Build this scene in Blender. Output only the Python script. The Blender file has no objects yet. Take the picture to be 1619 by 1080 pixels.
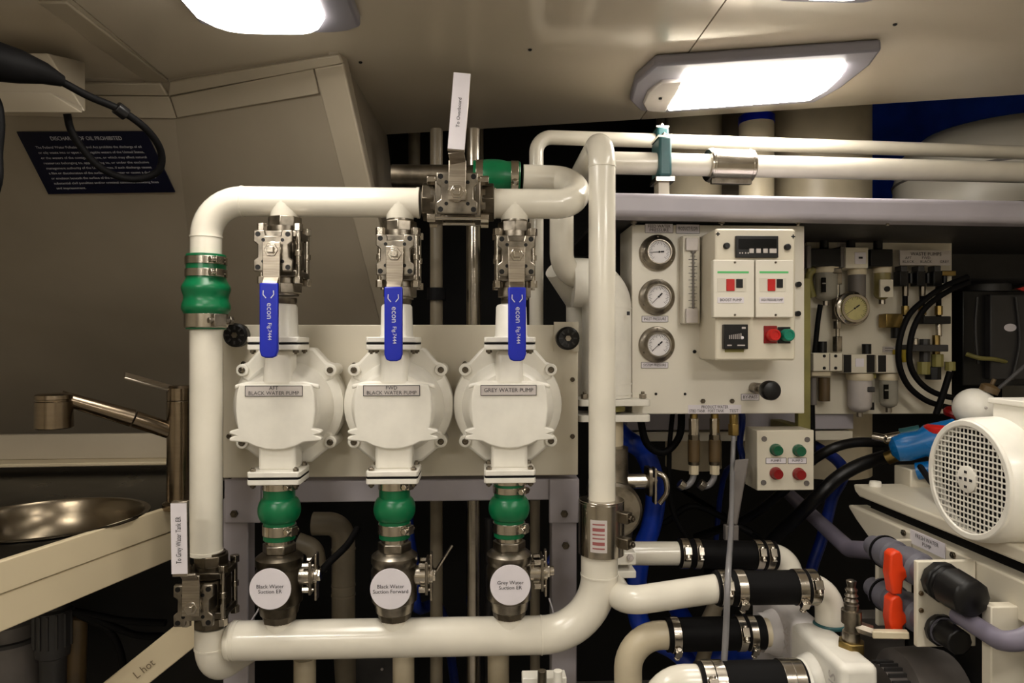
import bpy, math, random
from mathutils import Vector as V, Matrix
random.seed(7)
PI = math.pi
sc = bpy.context.scene
col = sc.collection

# ------------------------------------------------------------------ camera, world, exposure
F = 1100.0                 # focal length in pixels of the 1619 x 1080 frame
CZ = 1.40                  # eye height above the floor
HC = 0.59                  # ceiling height above the eye
YAW = math.radians(2.5)    # camera turned a little to the right
cam_d = bpy.data.cameras.new('camera'); cam_d.sensor_width = 36.0; cam_d.lens = 36.0 * F / 1619.0
cam_d.clip_start = 0.02
cam = bpy.data.objects.new('camera', cam_d); col.objects.link(cam)
cam.location = (0, 0, CZ); cam.rotation_euler = (PI / 2, 0, -YAW)
sc.camera = cam
wd = bpy.data.worlds.new('world'); sc.world = wd; wd.use_nodes = True
wd.node_tree.nodes['Background'].inputs[0].default_value = (0.9, 0.8, 0.68, 1)
wd.node_tree.nodes['Background'].inputs[1].default_value = 0.015
sc.view_settings.view_transform = 'Standard'
try: sc.view_settings.look = 'None'
except Exception: pass
sc.view_settings.gamma = 1.0; sc.view_settings.use_curve_mapping = False
sc.view_settings.exposure = 0.14
LAMP = 12.5                # emission of the ceiling light diffusers in view
LAMP_FILL = 34.0           # and of the unseen fill lights added over and behind the viewer

# ------------------------------------------------------------------ pixel rays (1619 x 1080) onto real planes of the room
_c, _s = math.cos(YAW), math.sin(YAW)
def ray(px, py):
    u = (px - 809.5) / F; v = (540 - py) / F
    return V((u * _c + _s, _c - u * _s, v))
EYE = V((0, 0, CZ))
def P(px, py, Y):
    d = ray(px, py); return EYE + d * (Y / d.y)
def PX(px, py, X):
    d = ray(px, py); return EYE + d * (X / d.x)
def PZ(px, py, z):
    d = ray(px, py); return EYE + d * ((z - CZ) / d.z)
def PL(px, py, p0, n):
    d = ray(px, py); return EYE + d * ((p0 - EYE).dot(n) / d.dot(n))
def S(npx, Y): return npx / F * Y

# ------------------------------------------------------------------ materials
def lin(c): return tuple(((x / 12.92) if x <= 0.04045 else ((x + 0.055) / 1.055) ** 2.4) for x in c)
MATS = {}
def mat(name, rgb, rough=0.5, metal=0.0, var=0.06, scale=30.0, bump=0.0, coat=0.0, emit=None, trans=0.0, alpha=1.0, stretch=None, dirt=None, spec=None):
    m = bpy.data.materials.new(name); m.use_nodes = True
    nt = m.node_tree; b = nt.nodes['Principled BSDF']
    c = lin(tuple(x / 255.0 for x in rgb))
    b.inputs['Roughness'].default_value = rough; b.inputs['Metallic'].default_value = metal
    b.inputs['Coat Weight'].default_value = coat; b.inputs['Coat Roughness'].default_value = 0.12
    b.inputs['Transmission Weight'].default_value = trans; b.inputs['Alpha'].default_value = alpha
    b.inputs['Base Color'].default_value = (*c, 1)
    if spec is not None: b.inputs['Specular IOR Level'].default_value = spec
    if emit:
        b.inputs['Emission Color'].default_value = (*lin(tuple(x / 255.0 for x in emit[0])), 1)
        b.inputs['Emission Strength'].default_value = emit[1]
    elif var > 0:
        tc = nt.nodes.new('ShaderNodeTexCoord'); nz = nt.nodes.new('ShaderNodeTexNoise')
        nz.inputs['Scale'].default_value = scale; nz.inputs['Detail'].default_value = 5
        src = tc.outputs['Object']
        if stretch:
            mp = nt.nodes.new('ShaderNodeMapping'); mp.inputs['Scale'].default_value = stretch
            nt.links.new(src, mp.inputs['Vector']); src = mp.outputs['Vector']
        nt.links.new(src, nz.inputs['Vector'])
        rp = nt.nodes.new('ShaderNodeValToRGB')
        d = dirt and lin(tuple(x / 255.0 for x in dirt)) or tuple(x * (1 - 2.2 * var) for x in c)
        rp.color_ramp.elements[0].position = 0.3; rp.color_ramp.elements[0].color = (*d, 1)
        rp.color_ramp.elements[1].position = 0.62; rp.color_ramp.elements[1].color = (*(min(1, x * (1 + 0.5 * var)) for x in c), 1)
        nt.links.new(nz.outputs['Fac'], rp.inputs['Fac']); nt.links.new(rp.outputs['Color'], b.inputs['Base Color'])
        rr = nt.nodes.new('ShaderNodeMapRange'); rr.inputs['To Min'].default_value = max(0.02, rough - 0.06); rr.inputs['To Max'].default_value = min(1, rough + 0.08)
        nt.links.new(nz.outputs['Fac'], rr.inputs['Value']); nt.links.new(rr.outputs['Result'], b.inputs['Roughness'])
        if bump:
            bp = nt.nodes.new('ShaderNodeBump'); bp.inputs['Strength'].default_value = bump; bp.inputs['Distance'].default_value = 0.003
            nt.links.new(nz.outputs['Fac'], bp.inputs['Height']); nt.links.new(bp.outputs['Normal'], b.inputs['Normal'])
    MATS[name] = m
    return m
mat('pipe_white', (230, 224, 210), 0.22, var=0.03, scale=14, bump=0.02, coat=0.3)
mat('pipe_cream', (205, 192, 165), 0.35, var=0.06, scale=12, bump=0.04)
mat('pump_white', (234, 230, 220), 0.32, var=0.04, scale=22, bump=0.10, coat=0.15)
mat('panel_cream', (216, 208, 190), 0.38, var=0.025, scale=6)
mat('panel_white', (226, 220, 207), 0.36, var=0.02, scale=6)
mat('wall_cream', (162, 151, 134), 0.30, var=0.05, scale=3, bump=0.02)
mat('ceiling_cream', (206, 195, 177), 0.16, var=0.02, scale=3, coat=0.25)
mat('trim_cream', (178, 167, 148), 0.32, var=0.04, scale=6)
mat('counter_cream', (214, 199, 168), 0.38, var=0.02, scale=5)
mat('counter_black', (12, 11, 10), 0.28, var=0.1, scale=8, spec=0.12)
mat('sink_steel', (128, 117, 100), 0.24, 1.0, var=0.08, scale=10)
mat('fixture_grey', (132, 129, 138), 0.4, var=0.03, scale=8)
mat('pipe_shaded', (120, 110, 92), 0.4, var=0.1, scale=10)  # darker copy of the cream pipe, recess shade put into the colour
mat('lav_grey', (172, 167, 176), 0.4, var=0.05, scale=8)
mat('lav_frame', (168, 162, 168), 0.4, var=0.05, scale=8)
mat('stainless', (190, 182, 170), 0.20, 1.0, var=0.10, scale=20, bump=0.04)
mat('brushed', (176, 166, 152), 0.30, 1.0, var=0.14, scale=20, stretch=(1, 1, 14))
mat('cast_steel', (152, 144, 132), 0.30, 1.0, var=0.26, scale=34, bump=0.22)
mat('cast_dark', (104, 96, 84), 0.36, 1.0, var=0.25, scale=26, bump=0.25)
mat('faucet_nickel', (138, 124, 106), 0.22, 1.0, var=0.05, scale=20, stretch=(1, 1, 8))
mat('brass', (150, 128, 78), 0.32, 1.0, var=0.2, scale=30)
mat('green_rubber', (4, 104, 62), 0.30, var=0.10, scale=14, bump=0.02)
mat('blue_vinyl', (6, 32, 172), 0.34, var=0.06, scale=18)
mat('blue_hose', (8, 54, 170), 0.35, var=0.12, scale=20)
mat('blue_deep', (30, 92, 250), 0.5, var=0.15, scale=6)
mat('blue_pump', (10, 96, 160), 0.25, var=0.1, scale=20)
mat('teal', (44, 92, 96), 0.4, var=0.14, scale=24)
mat('sticker_red', (150, 84, 84), 0.5, var=0)
mat('black_rubber', (13, 12, 13), 0.6, var=0.15, scale=30, spec=0.12)
mat('black_plastic', (15, 14, 15), 0.36, var=0.1, scale=20, spec=0.35)
mat('dark_void', (16, 14, 12), 0.8, var=0.2, scale=4)  # near-black: darkness of the deep background put into the colour
mat('dark_grey', (52, 50, 50), 0.5, var=0.12, scale=18)
mat('mid_grey', (112, 106, 102), 0.45, var=0.1, scale=16)
mat('pvc_grey', (98, 96, 106), 0.42, var=0.08, scale=16)
mat('pvc_lav', (118, 112, 128), 0.42, var=0.08, scale=16)
mat('navy', (14, 16, 40), 0.35, var=0.06, scale=10)
mat('label_white', (226, 220, 226), 0.5, var=0.02, scale=30)
mat('label_grey', (196, 188, 184), 0.5, var=0.04, scale=30)
mat('ink', (34, 32, 38), 0.6, var=0)
mat('ink_light', (205, 205, 214), 0.6, var=0)
mat('casting_grey', (206, 201, 200), 0.4, var=0.05, scale=22, bump=0.1)
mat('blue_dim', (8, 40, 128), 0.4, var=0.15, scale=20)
mat('paper', (214, 206, 186), 0.7, var=0.06, scale=20)
mat('red', (190, 26, 22), 0.3, var=0.06, scale=20)
mat('red_dark', (132, 14, 18), 0.3, var=0.06, scale=20)
mat('green_btn', (10, 84, 56), 0.3, var=0.06, scale=20)
mat('teal_btn', (8, 122, 98), 0.3, var=0.06, scale=20)
mat('green_line', (92, 190, 112), 0.5, var=0)
mat('orange', (226, 62, 16), 0.38, var=0.05, scale=20)
mat('yellow', (190, 166, 40), 0.5, var=0.08, scale=20)
mat('olive', (136, 128, 70), 0.5, var=0.1, scale=20)
mat('dial_white', (226, 222, 224), 0.4, var=0.02, scale=30)
mat('dial_yellow', (196, 186, 128), 0.4, var=0.08, scale=30)
mat('clear_bowl', (184, 178, 164), 0.15, var=0.06, scale=20, trans=0.35)
mat('amber_bowl', (164, 150, 98), 0.2, var=0.08, scale=20, trans=0.25)
mat('clear_tube', (140, 138, 140), 0.2, var=0.05, scale=20, trans=0.3)
mat('acrylic', (228, 222, 208), 0.12, var=0.02, scale=30, trans=0.08)
mat('brown', (84, 66, 40), 0.4, var=0.15, scale=20)
mat('floor_plate', (150, 146, 140), 0.4, var=0.15, scale=12)
mat('diffuser', (255, 255, 252), 0.4, emit=((255, 248, 236), LAMP))
mat('diffuser_panel', (255, 255, 252), 0.4, emit=((255, 248, 236), LAMP * 1.9))
mat('diffuser_fill', (255, 255, 252), 0.4, emit=((255, 248, 236), LAMP_FILL))
mat('lens', (206, 200, 196), 0.12, var=0.02, trans=0.2)
mat('caulk', (120, 104, 82), 0.6, var=0)

# ------------------------------------------------------------------ mesh builder
WL = {}
def basis(axis, up=None):
    z = axis.normalized()
    if up is None: up = V((0, 0, 1)) if abs(z.z) < 0.9 else V((0, 1, 0))
    x = up.cross(z).normalized(); y = z.cross(x).normalized()
    return x, y, z
X_, Y_, Z_ = V((1, 0, 0)), V((0, 1, 0)), V((0, 0, 1))
class MB:
    def __init__(s, M=None): s.v = []; s.f = []; s.M = M
    def add(s, vs, fs):
        o = len(s.v)
        s.v += [(s.M @ V(p)) if s.M else V(p) for p in vs]
        s.f += [tuple(i + o for i in f) for f in fs]
        return s
    def hexa(s, a):     # 8 corners: bottom 4 ccw, top 4 ccw
        return s.add(a, [(3, 2, 1, 0), (4, 5, 6, 7), (0, 1, 5, 4), (1, 2, 6, 5), (2, 3, 7, 6), (3, 0, 4, 7)])
    def box(s, lo, hi):
        x0, y0, z0 = lo; x1, y1, z1 = hi
        return s.hexa([(x0, y0, z0), (x1, y0, z0), (x1, y1, z0), (x0, y1, z0), (x0, y0, z1), (x1, y0, z1), (x1, y1, z1), (x0, y1, z1)])
    def cbox(s, c, sx, sy, sz):
        c = V(c); return s.box(c - V((sx, sy, sz)) / 2, c + V((sx, sy, sz)) / 2)
    def beam(s, p0, p1, w, h, up=None):
        p0, p1 = V(p0), V(p1); x, y, z = basis(p1 - p0, up)
        a = []
        for p in (p0, p1):
            for i, j in ((-1, -1), (1, -1), (1, 1), (-1, 1)): a.append(p + x * (w / 2 * i) + y * (h / 2 * j))
        return s.hexa(a)
    def prism(s, poly, org, ux, uy, d0, d1, un=None):
        org, ux, uy = V(org), V(ux), V(uy); un = V(un) if un else ux.cross(uy)
        n = len(poly)
        vs = [org + ux * a + uy * b + un * d0 for a, b in poly] + [org + ux * a + uy * b + un * d1 for a, b in poly]
        return s.add(vs, [tuple(range(n - 1, -1, -1)), tuple(range(n, 2 * n))] + [(i, (i + 1) % n, n + (i + 1) % n, n + i) for i in range(n)])
    def slab(s, pts, th, n=None):   # polygon in space given a thickness along its normal
        pts = [V(p) for p in pts]
        if n is None: n = (pts[1] - pts[0]).cross(pts[2] - pts[0]).normalized()
        k = len(pts)
        vs = pts + [p + V(n) * th for p in pts]
        return s.add(vs, [tuple(range(k - 1, -1, -1)), tuple(range(k, 2 * k))] + [(i, (i + 1) % k, k + (i + 1) % k, k + i) for i in range(k)])
    def lathe(s, p, axis, prof, n=24, up=None):   # prof: (distance along axis, radius)
        p = V(p); x, y, z = basis(V(axis), up); vs = []; fs = []
        for d, r in prof:
            for i in range(n):
                t = 2 * PI * i / n; vs.append(p + z * d + (x * math.cos(t) + y * math.sin(t)) * r)
        m = len(prof)
        for j in range(m - 1):
            for i in range(n):
                k = (i + 1) % n; fs.append((j * n + i, j * n + k, (j + 1) * n + k, (j + 1) * n + i))
        if prof[0][1] > 1e-6: fs.append(tuple(range(n - 1, -1, -1)))
        if prof[-1][1] > 1e-6: fs.append(tuple((m - 1) * n + i for i in range(n)))
        return s.add(vs, fs)
    def cyl(s, p0, p1, r, r2=None, n=20, up=None):
        p0, p1 = V(p0), V(p1); d = (p1 - p0).length
        return s.lathe(p0, p1 - p0, [(0, r), (d, r if r2 is None else r2)], n, up)
    def ring(s, p, axis, ri, ro, h, n=28):
        p = V(p); x, y, z = basis(V(axis)); vs = []; fs = []
        for d, r in ((0, ri), (0, ro), (h, ro), (h, ri)):
            for i in range(n):
                t = 2 * PI * i / n; vs.append(p + z * d + (x * math.cos(t) + y * math.sin(t)) * r)
        for j in range(4):
            for i in range(n):
                k = (i + 1) % n; fs.append((j * n + i, j * n + k, ((j + 1) % 4) * n + k, ((j + 1) % 4) * n + i))
        return s.add(vs, fs)
    def tube(s, pts, r, n=16):
        pts = [V(p) for p in pts]; m = len(pts); vs = []; fs = []
        rr = r if isinstance(r, (list, tuple)) else [r] * m
        t0 = (pts[1] - pts[0]).normalized(); x, y, _ = basis(t0)
        for j in range(m):
            if j == 0: t = t0
            elif j == m - 1: t = (pts[-1] - pts[-2]).normalized()
            else: t = ((pts[j] - pts[j - 1]).normalized() + (pts[j + 1] - pts[j]).normalized()).normalized()
            x = (x - t * x.dot(t)).normalized(); y = t.cross(x)
            for i in range(n):
                a = 2 * PI * i / n; vs.append(pts[j] + (x * math.cos(a) + y * math.sin(a)) * rr[j])
        for j in range(m - 1):
            for i in range(n):
                k = (i + 1) % n; fs.append((j * n + i, j * n + k, (j + 1) * n + k, (j + 1) * n + i))
        fs.append(tuple(range(n - 1, -1, -1))); fs.append(tuple((m - 1) * n + i for i in range(n)))
        return s.add(vs, fs)
    def ball(s, c, r, nu=20, nv=12, sc=(1, 1, 1)):
        c = V(c); vs = [c + V((0, 0, -r * sc[2]))]; fs = []
        for j in range(1, nv):
            a = PI * j / nv - PI / 2
            for i in range(nu):
                t = 2 * PI * i / nu
                vs.append(c + V((math.cos(a) * math.cos(t) * r * sc[0], math.cos(a) * math.sin(t) * r * sc[1], math.sin(a) * r * sc[2])))
        vs.append(c + V((0, 0, r * sc[2]))); L = len(vs) - 1
        for i in range(nu):
            k = (i + 1) % nu
            fs.append((0, 1 + k, 1 + i)); fs.append((L, L - nu + i, L - nu + k))
            for j in range(nv - 2): fs.append((1 + j * nu + i, 1 + j * nu + k, 1 + (j + 1) * nu + k, 1 + (j + 1) * nu + i))
        return s.add(vs, fs)
    def build(s, name, m, parent=None, bevel=0.0, smooth=True, segs=2):
        lo = V((min(p[i] for p in s.v) for i in range(3))); hi = V((max(p[i] for p in s.v) for i in range(3)))
        c = (lo + hi) / 2
        me = bpy.data.meshes.new(name); me.from_pydata([tuple(p - c) for p in s.v], [], s.f); me.update()
        if smooth:
            me.polygons.foreach_set('use_smooth', [True] * len(me.polygons)); me.set_sharp_from_angle(angle=math.radians(38))
        me.materials.append(MATS[m])
        o = bpy.data.objects.new(name, me); col.objects.link(o)
        if parent: o.parent = parent
        o.location = c - (WL[parent.name] if parent else V((0, 0, 0)))
        WL[o.name] = c
        if bevel:
            b = o.modifiers.new('bevel', 'BEVEL'); b.width = bevel; b.segments = segs; b.limit_method = 'ANGLE'; b.angle_limit = math.radians(40)
            b.harden_normals = False
        return o
def tag(o, label=None, cat=None, group=None, kind=None):
    if label: o['label'] = label
    if cat: o['category'] = cat
    if group: o['group'] = group
    if kind: o['kind'] = kind
    return o
def thing(name, loc, label, cat, group=None):
    o = bpy.data.objects.new(name, None); col.objects.link(o); o.location = V(loc); WL[o.name] = V(loc)
    o.empty_display_size = 0.05
    return tag(o, label, cat, group)
def struct(mb, name, m, **k): return tag(mb.build(name, m, **k), kind='structure')
def fillet(pts, R, seg=8):
    pts = [V(p) for p in pts]; out = [pts[0]]
    for i in range(1, len(pts) - 1):
        a, b, c = pts[i - 1], pts[i], pts[i + 1]
        u = (a - b).normalized(); w = (c - b).normalized(); ang = u.angle(w)
        if ang > PI - 0.02: out.append(b); continue
        t = min(R / math.tan(ang / 2), (a - b).length * 0.49 if i > 1 else (a - b).length * 0.98, (c - b).length * 0.49 if i < len(pts) - 2 else (c - b).length * 0.98)
        r = t * math.tan(ang / 2)
        ctr = b + (u + w).normalized() * (r / math.sin(ang / 2))
        p0 = b + u * t - ctr; p1 = b + w * t - ctr; tot = p0.angle(p1)
        for k in range(seg + 1):
            f = k / seg; out.append(ctr + (p0 * math.sin((1 - f) * tot) + p1 * math.sin(f * tot)) / math.sin(tot))
    out.append(pts[-1]); return out
def spline(pts, seg=8):
    pts = [V(p) for p in pts]; q = [pts[0] * 2 - pts[1]] + pts + [pts[-1] * 2 - pts[-2]]; out = []
    for i in range(1, len(q) - 2):
        for k in range(seg):
            t = k / seg
            out.append(0.5 * (2 * q[i] + (q[i + 1] - q[i - 1]) * t + (2 * q[i - 1] - 5 * q[i] + 4 * q[i + 1] - q[i + 2]) * t * t + (3 * q[i] - q[i - 1] - 3 * q[i + 1] + q[i + 2]) * t ** 3))
    return out + [pts[-1]]
_txt = {}
def glyphs(body, align='CENTER', spacing=1.0):
    k = (body, align, spacing)
    if k not in _txt:
        cu = bpy.data.curves.new('t', 'FONT'); cu.body = body; cu.size = 1.0; cu.align_x = align; cu.align_y = 'CENTER'; cu.resolution_u = 2; cu.space_line = spacing
        ob = bpy.data.objects.new('t', cu); col.objects.link(ob)
        dg = bpy.context.evaluated_depsgraph_get(); me = ob.evaluated_get(dg).to_mesh()
        _txt[k] = ([v.co.copy() for v in me.vertices], [tuple(p.vertices) for p in me.polygons])
        ob.evaluated_get(dg).to_mesh_clear(); bpy.data.objects.remove(ob); bpy.data.curves.remove(cu)
    return _txt[k]
def text(name, body, c, ux, uy, h, m, parent, maxw=None, align='CENTER', spacing=1.0, lift=0.0006):
    vs, fs = glyphs(body, align, spacing)
    ux = V(ux).normalized(); uy = V(uy).normalized(); un = ux.cross(uy)
    w = max(v.x for v in vs) - min(v.x for v in vs)
    hx = h if not maxw else min(h, maxw / max(w, 1e-6))
    b = MB(); b.add([V(c) + ux * (v.x * hx) + uy * (v.y * h) + un * lift for v in vs], fs)
    return b.build(name, m, parent, smooth=False)
def rrect(w, h, r, seg=4):
    out = []
    for cx, cy, a0 in ((w / 2 - r, h / 2 - r, 0), (-w / 2 + r, h / 2 - r, 90), (-w / 2 + r, -h / 2 + r, 180), (w / 2 - r, -h / 2 + r, 270)):
        for k in range(seg + 1):
            a = math.radians(a0 + 90 * k / seg); out.append((cx + r * math.cos(a), cy + r * math.sin(a)))
    return out
FX, FZ, FN = X_, Z_, -Y_      # a face that looks at the camera: right, up, outwards
def plate(name, px0, py0, px1, py1, Y, th, m, parent=None, bevel=0.0, r=0):   # upright plate facing -Y, front face at Y
    a = P(px0, py1, Y); b = P(px1, py0, Y); c = (a + b) / 2; w, h = b.x - a.x, b.z - a.z
    k = MB()
    if r: k.prism(rrect(w, h, r), c, FX, FZ, 0, -th, FN)
    else: k.box((a.x, Y, min(a.z, b.z)), (b.x, Y + th, max(a.z, b.z)))
    return k.build(name, m, parent, bevel=bevel)
def screw(c, n, r, parent, m='cast_dark', name='screw', h=0.003):
    k = MB(); k.lathe(c, n, [(0, r), (h * 0.6, r), (h, r * 0.7), (h, r * 0.35), (h * 0.4, r * 0.35), (h * 0.4, 0.0)], 10)
    return k.build(name, m, parent)
def hexbolt(c, n, r, h, parent, m='stainless', name='bolt'):
    k = MB(); k.cyl(c, V(c) + V(n) * h, r, n=6); k.cyl(V(c) + V(n) * h, V(c) + V(n) * (h * 1.5), r * 0.5, n=8); return k.build(name, m, parent, bevel=r * 0.1)
def hose_clamp(c, axis, r, w, parent, side, m='stainless', name='hose_clamp'):
    """steel band round a hose with its worm screw housing towards `side`"""
    c = V(c); axis = V(axis).normalized(); side = V(side); side = (side - axis * side.dot(axis)).normalized(); tn = axis.cross(side)
    k = MB(); k.ring(c - axis * (w / 2), axis, r - 0.001, r + 0.0016, w)
    o = k.build(name, m, parent, bevel=0.0005)
    k = MB(); q = c + side * (r + 0.005)
    k.beam(q - tn * 0.008, q + tn * 0.008, w * 0.9, 0.009, up=side)
    k.cyl(q - tn * 0.012, q + tn * 0.014, 0.0045, n=10); k.cyl(q + tn * 0.014, q + tn * 0.018, 0.006, n=6)
    s_ = k.build('clamp_screw', m, o if parent.parent is None else parent, bevel=0.0008)
    return o

# ================================================================== the room
ZC = CZ + HC
k = MB(); k.box((-2.3, -1.9, -0.05), (2.3, 3.0, 0.0)); struct(k, 'floor', 'floor_plate')
# ceiling: three lacquered panels with thin joints; it stops short of the back so pipes rise behind it
xa = PZ(265, 125, ZC).x; xb = PZ(1080, 95, ZC).x
A = PZ(270, 125, ZC); B = PZ(535, 82, ZC); E1 = PZ(612, 215, ZC); E2 = PZ(1640, 148, ZC)
g = 0.0015
def back(x): return E1.y + (E2.y - E1.y) * (x - E1.x) / (E2.x - E1.x)
ZD = ZC + 0.60   # deckhead above the void behind the ceiling edge
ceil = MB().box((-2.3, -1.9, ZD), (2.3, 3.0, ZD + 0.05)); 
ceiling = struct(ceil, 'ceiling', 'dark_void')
k = MB(); k.slab([(xa - g, -1.85, ZC), (-2.2, -1.85, ZC), (-2.2, A.y + 0.1, ZC), (xa - g, A.y + 0.1, ZC)], 0.028, Z_); k.build('ceiling_panel', 'ceiling_cream', ceiling)
k = MB(); k.slab([(xa + g, -1.85, ZC), (xa + g, A.y + 0.1, ZC), (B.x - 0.05, B.y + 0.10, ZC), (E1.x - 0.06, back(E1.x), ZC), (xb - g, back(xb), ZC), (xb - g, -1.85, ZC)], 0.028, Z_); k.build('ceiling_panel', 'ceiling_cream', ceiling)
k = MB(); k.slab([(xb + g, -1.85, ZC), (xb + g, back(xb), ZC), (2.2, back(2.2), ZC), (2.2, -1.85, ZC)], 0.028, Z_); k.build('ceiling_panel', 'ceiling_cream', ceiling)
for px, py in ((570, 98), (838, 78), (1415, 38)):
    screw(PZ(px, py, ZC), -Z_, 0.004, ceiling, 'black_plastic', 'ceiling_screw')
# joint strip of the left ceiling panels
k = MB(); k.slab([PZ(60, 0, ZC), PZ(105, 0, ZC), PZ(268, 127, ZC), PZ(232, 127, ZC)], -0.006, Z_); struct(k, 'trim_1', 'trim_cream', bevel=0.002)
# leaning hull lining at the left: two faces that meet at A, trim boards on them
B2 = P(668, 690, 2.12); nO = (B - A).cross(B2 - A).normalized()
A2 = PL(335, 720, A, nO)
L = PZ(-160, 120, ZC); nL = (A - L).cross(A2 - L).normalized(); L2 = PL(-160, 740, A, nL)
if nO.y > 0: nO = -nO
if nL.y > 0: nL = -nL
def ext(p, q, t): return q + (q - p) * t
B3, A3, L3 = ext(B, B2, 0.05), ext(A, A2, 0.05), ext(L, L2, 0.05)
k = MB(); k.slab([L, A, A3, L3], 0.03, -nL); k.slab([A, B, B3, A3], 0.03, -nO)
side = V((E1.x, E1.y, ZC)); side2 = P(690, 690, 2.6)
k.slab([B, side, P(640, 560, 2.15), B2], 0.02, X_ * -1)
struct(k, 'wall_left', 'wall_cream')
def on_wall(pts, p0, n, th): return [PL(x, y, p0, n) + n * 0.0005 for x, y in pts]
k = MB(); k.slab(on_wall([(272, 127), (538, 84), (545, 98), (270, 150)], A, nO, 0), 0.010, nO); struct(k, 'trim_2', 'trim_cream', bevel=0.003)
k = MB(); k.slab(on_wall([(272, 152), (497, 107), (506, 147), (283, 185)], A, nO, 0), 0.006, nO); struct(k, 'trim_3', 'trim_cream', bevel=0.002)
k = MB(); k.slab(on_wall([(500, 106), (545, 99), (640, 520), (606, 520)], A, nO, 0), 0.010, nO); struct(k, 'trim_4', 'trim_cream', bevel=0.003)
k = MB(); k.slab(on_wall([(-60, 128), (255, 129), (268, 149), (-60, 146)], A, nL, 0), 0.010, nL); struct(k, 'trim_5', 'trim_cream', bevel=0.003)
k = MB(); k.slab(on_wall([(-60, 148), (268, 151), (281, 186), (-60, 181)], A, nL, 0), 0.006, nL); struct(k, 'trim_6', 'trim_cream', bevel=0.002)
# remaining shell
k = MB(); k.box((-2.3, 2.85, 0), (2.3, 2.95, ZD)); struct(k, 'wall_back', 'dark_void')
k = MB(); k.box((2.2, -1.9, 0), (2.3, 2.85, ZD)); struct(k, 'wall_right', 'panel_cream')
k = MB(); k.box((-2.3, -1.9, 0), (-2.2, 2.85, ZD)); struct(k, 'wall_far_left', 'panel_cream')
k = MB(); k.box((-2.2, -1.9, 0), (2.2, -1.8, ZD)); struct(k, 'wall_front', 'panel_cream')

# ================================================================== ceiling lights
def ceiling_light(outline, diff, lens, label, z=ZC, glow='diffuser'):
    c = sum((V((x, y, z)) for x, y in outline), V((0, 0, 0))) / len(outline)
    t = thing('ceiling_light', c, label, 'light', 'ceiling lights')
    k = MB(); k.slab([V((x, y, z - 0.001)) for x, y in outline], -0.024, Z_); k.build('housing', 'fixture_grey', t, bevel=0.006)
    k = MB(); k.slab([V((x, y, z - 0.024)) for x, y in diff], -0.010, Z_); k.build('diffuser', glow, t, bevel=0.004)
    if lens:
        k = MB(); k.slab([V((x, y, z - 0.02)) for x, y in lens], -0.012, Z_); e = k.build('end_lens', 'lens', t, bevel=0.004)
        cc = sum((V((x, y, z - 0.033)) for x, y in lens), V((0, 0, 0))) / len(lens)
        k = MB(); k.cyl(cc, cc - Z_ * 0.003, 0.004, n=12); k.build('sensor', 'black_plastic', e)
    return t
zz = ZC - 0.025
zd = ZC - 0.034
def q(pts): return [tuple(PZ(x, y, zz).xy) for x, y in pts]
def qd(pts): return [tuple(PZ(x, y, zd).xy) for x, y in pts]
ceiling_light(q([(1036, 104), (1394, 80), (1376, 104), (1330, 140), (1288, 163), (1056, 179), (1012, 176), (996, 160), (1004, 132)]),
              qd([(1083, 122), (1337, 107), (1331, 122), (1308, 144), (1280, 160), (1056, 176), (1064, 160), (1074, 142)]),
              q([(1046, 126), (1080, 124), (1072, 142), (1052, 174), (1022, 172), (1016, 160), (1024, 142)]),
              'grey framed ceiling light with lit diffuser above the gauge panel', glow='diffuser_panel')
o1 = []; yf = PZ(400, 55, zd).y; xl = PZ(285, 0, zd).x; xr = PZ(497, 0, zd).x
def dome(x0, x1, yfar, ynear, bow):
    pts = []
    for i in range(13):
        f = i / 12; pts.append((x0 + (x1 - x0) * f, yfar - bow * abs(2 * f - 1) ** 5))
    return pts + [(x1, ynear), (x0, ynear)]
ceiling_light(dome(xl - 0.012, xr + 0.055, yf + 0.012, 0.66, 0.03), dome(xl, xr, yf, 0.70, 0.06), None,
              'ceiling light at the top left, its glowing diffuser cut by the picture edge')
c3 = PZ(1330, 0, zz)
def rect(cx, cy, w, h): return [(cx + a, cy + b) for a, b in rrect(w, h, 0.03)]
c3 = PZ(1310, 3, zd)
ceiling_light(rect(c3.x, c3.y - 0.275, 0.18, 0.60), rect(c3.x, c3.y - 0.25, 0.11, 0.50), None, 'ceiling light just showing at the top edge, right of the ceiling joint')
for x, y, w_ in ((-0.75, 0.05, 'left one nearest overhead'), (0.80, 0.05, 'right one nearest overhead'), (-0.75, -1.0, 'left one farther back'), (0.80, -1.0, 'right one farther back')):
    ceiling_light(rect(x, y, 0.60, 0.25), rect(x, y, 0.46, 0.16), None, 'added unseen fill light behind the viewer, %s' % w_, glow='diffuser_fill')  # unseen lights added to fill the front surfaces

# ================================================================== oil notice, grab box and black cable at the upper left
sg = [PL(28, 207, A, nL), PL(232, 206, A, nL), PL(278, 302, A, nL), PL(78, 305, A, nL)]
sg = [p + nL * 0.006 for p in sg]
t = thing('notice_plate', (sg[2] + sg[3]) / 2, 'slanted navy oil discharge notice with small white lettering on the left wall', 'sign')
k = MB(); k.slab(sg, -0.003, nL); k.build('plate', 'navy', t)
def quadtext(name, body, u0, u1, v, h, align, m, parent):
    vs, fs = glyphs(body, align); mn = min(p.x for p in vs); mx = max(p.x for p in vs)
    b = MB(); w = []
    for p in vs:
        u = u0 + (u1 - u0) * (p.x - mn) / (mx - mn); vv = v - p.y * h
        top = sg[0].lerp(sg[1], u); bot = sg[3].lerp(sg[2], u); w.append(top.lerp(bot, vv) + nL * 0.0012)
    b.add(w, fs); return b.build(name, m, parent, smooth=False)
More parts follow.
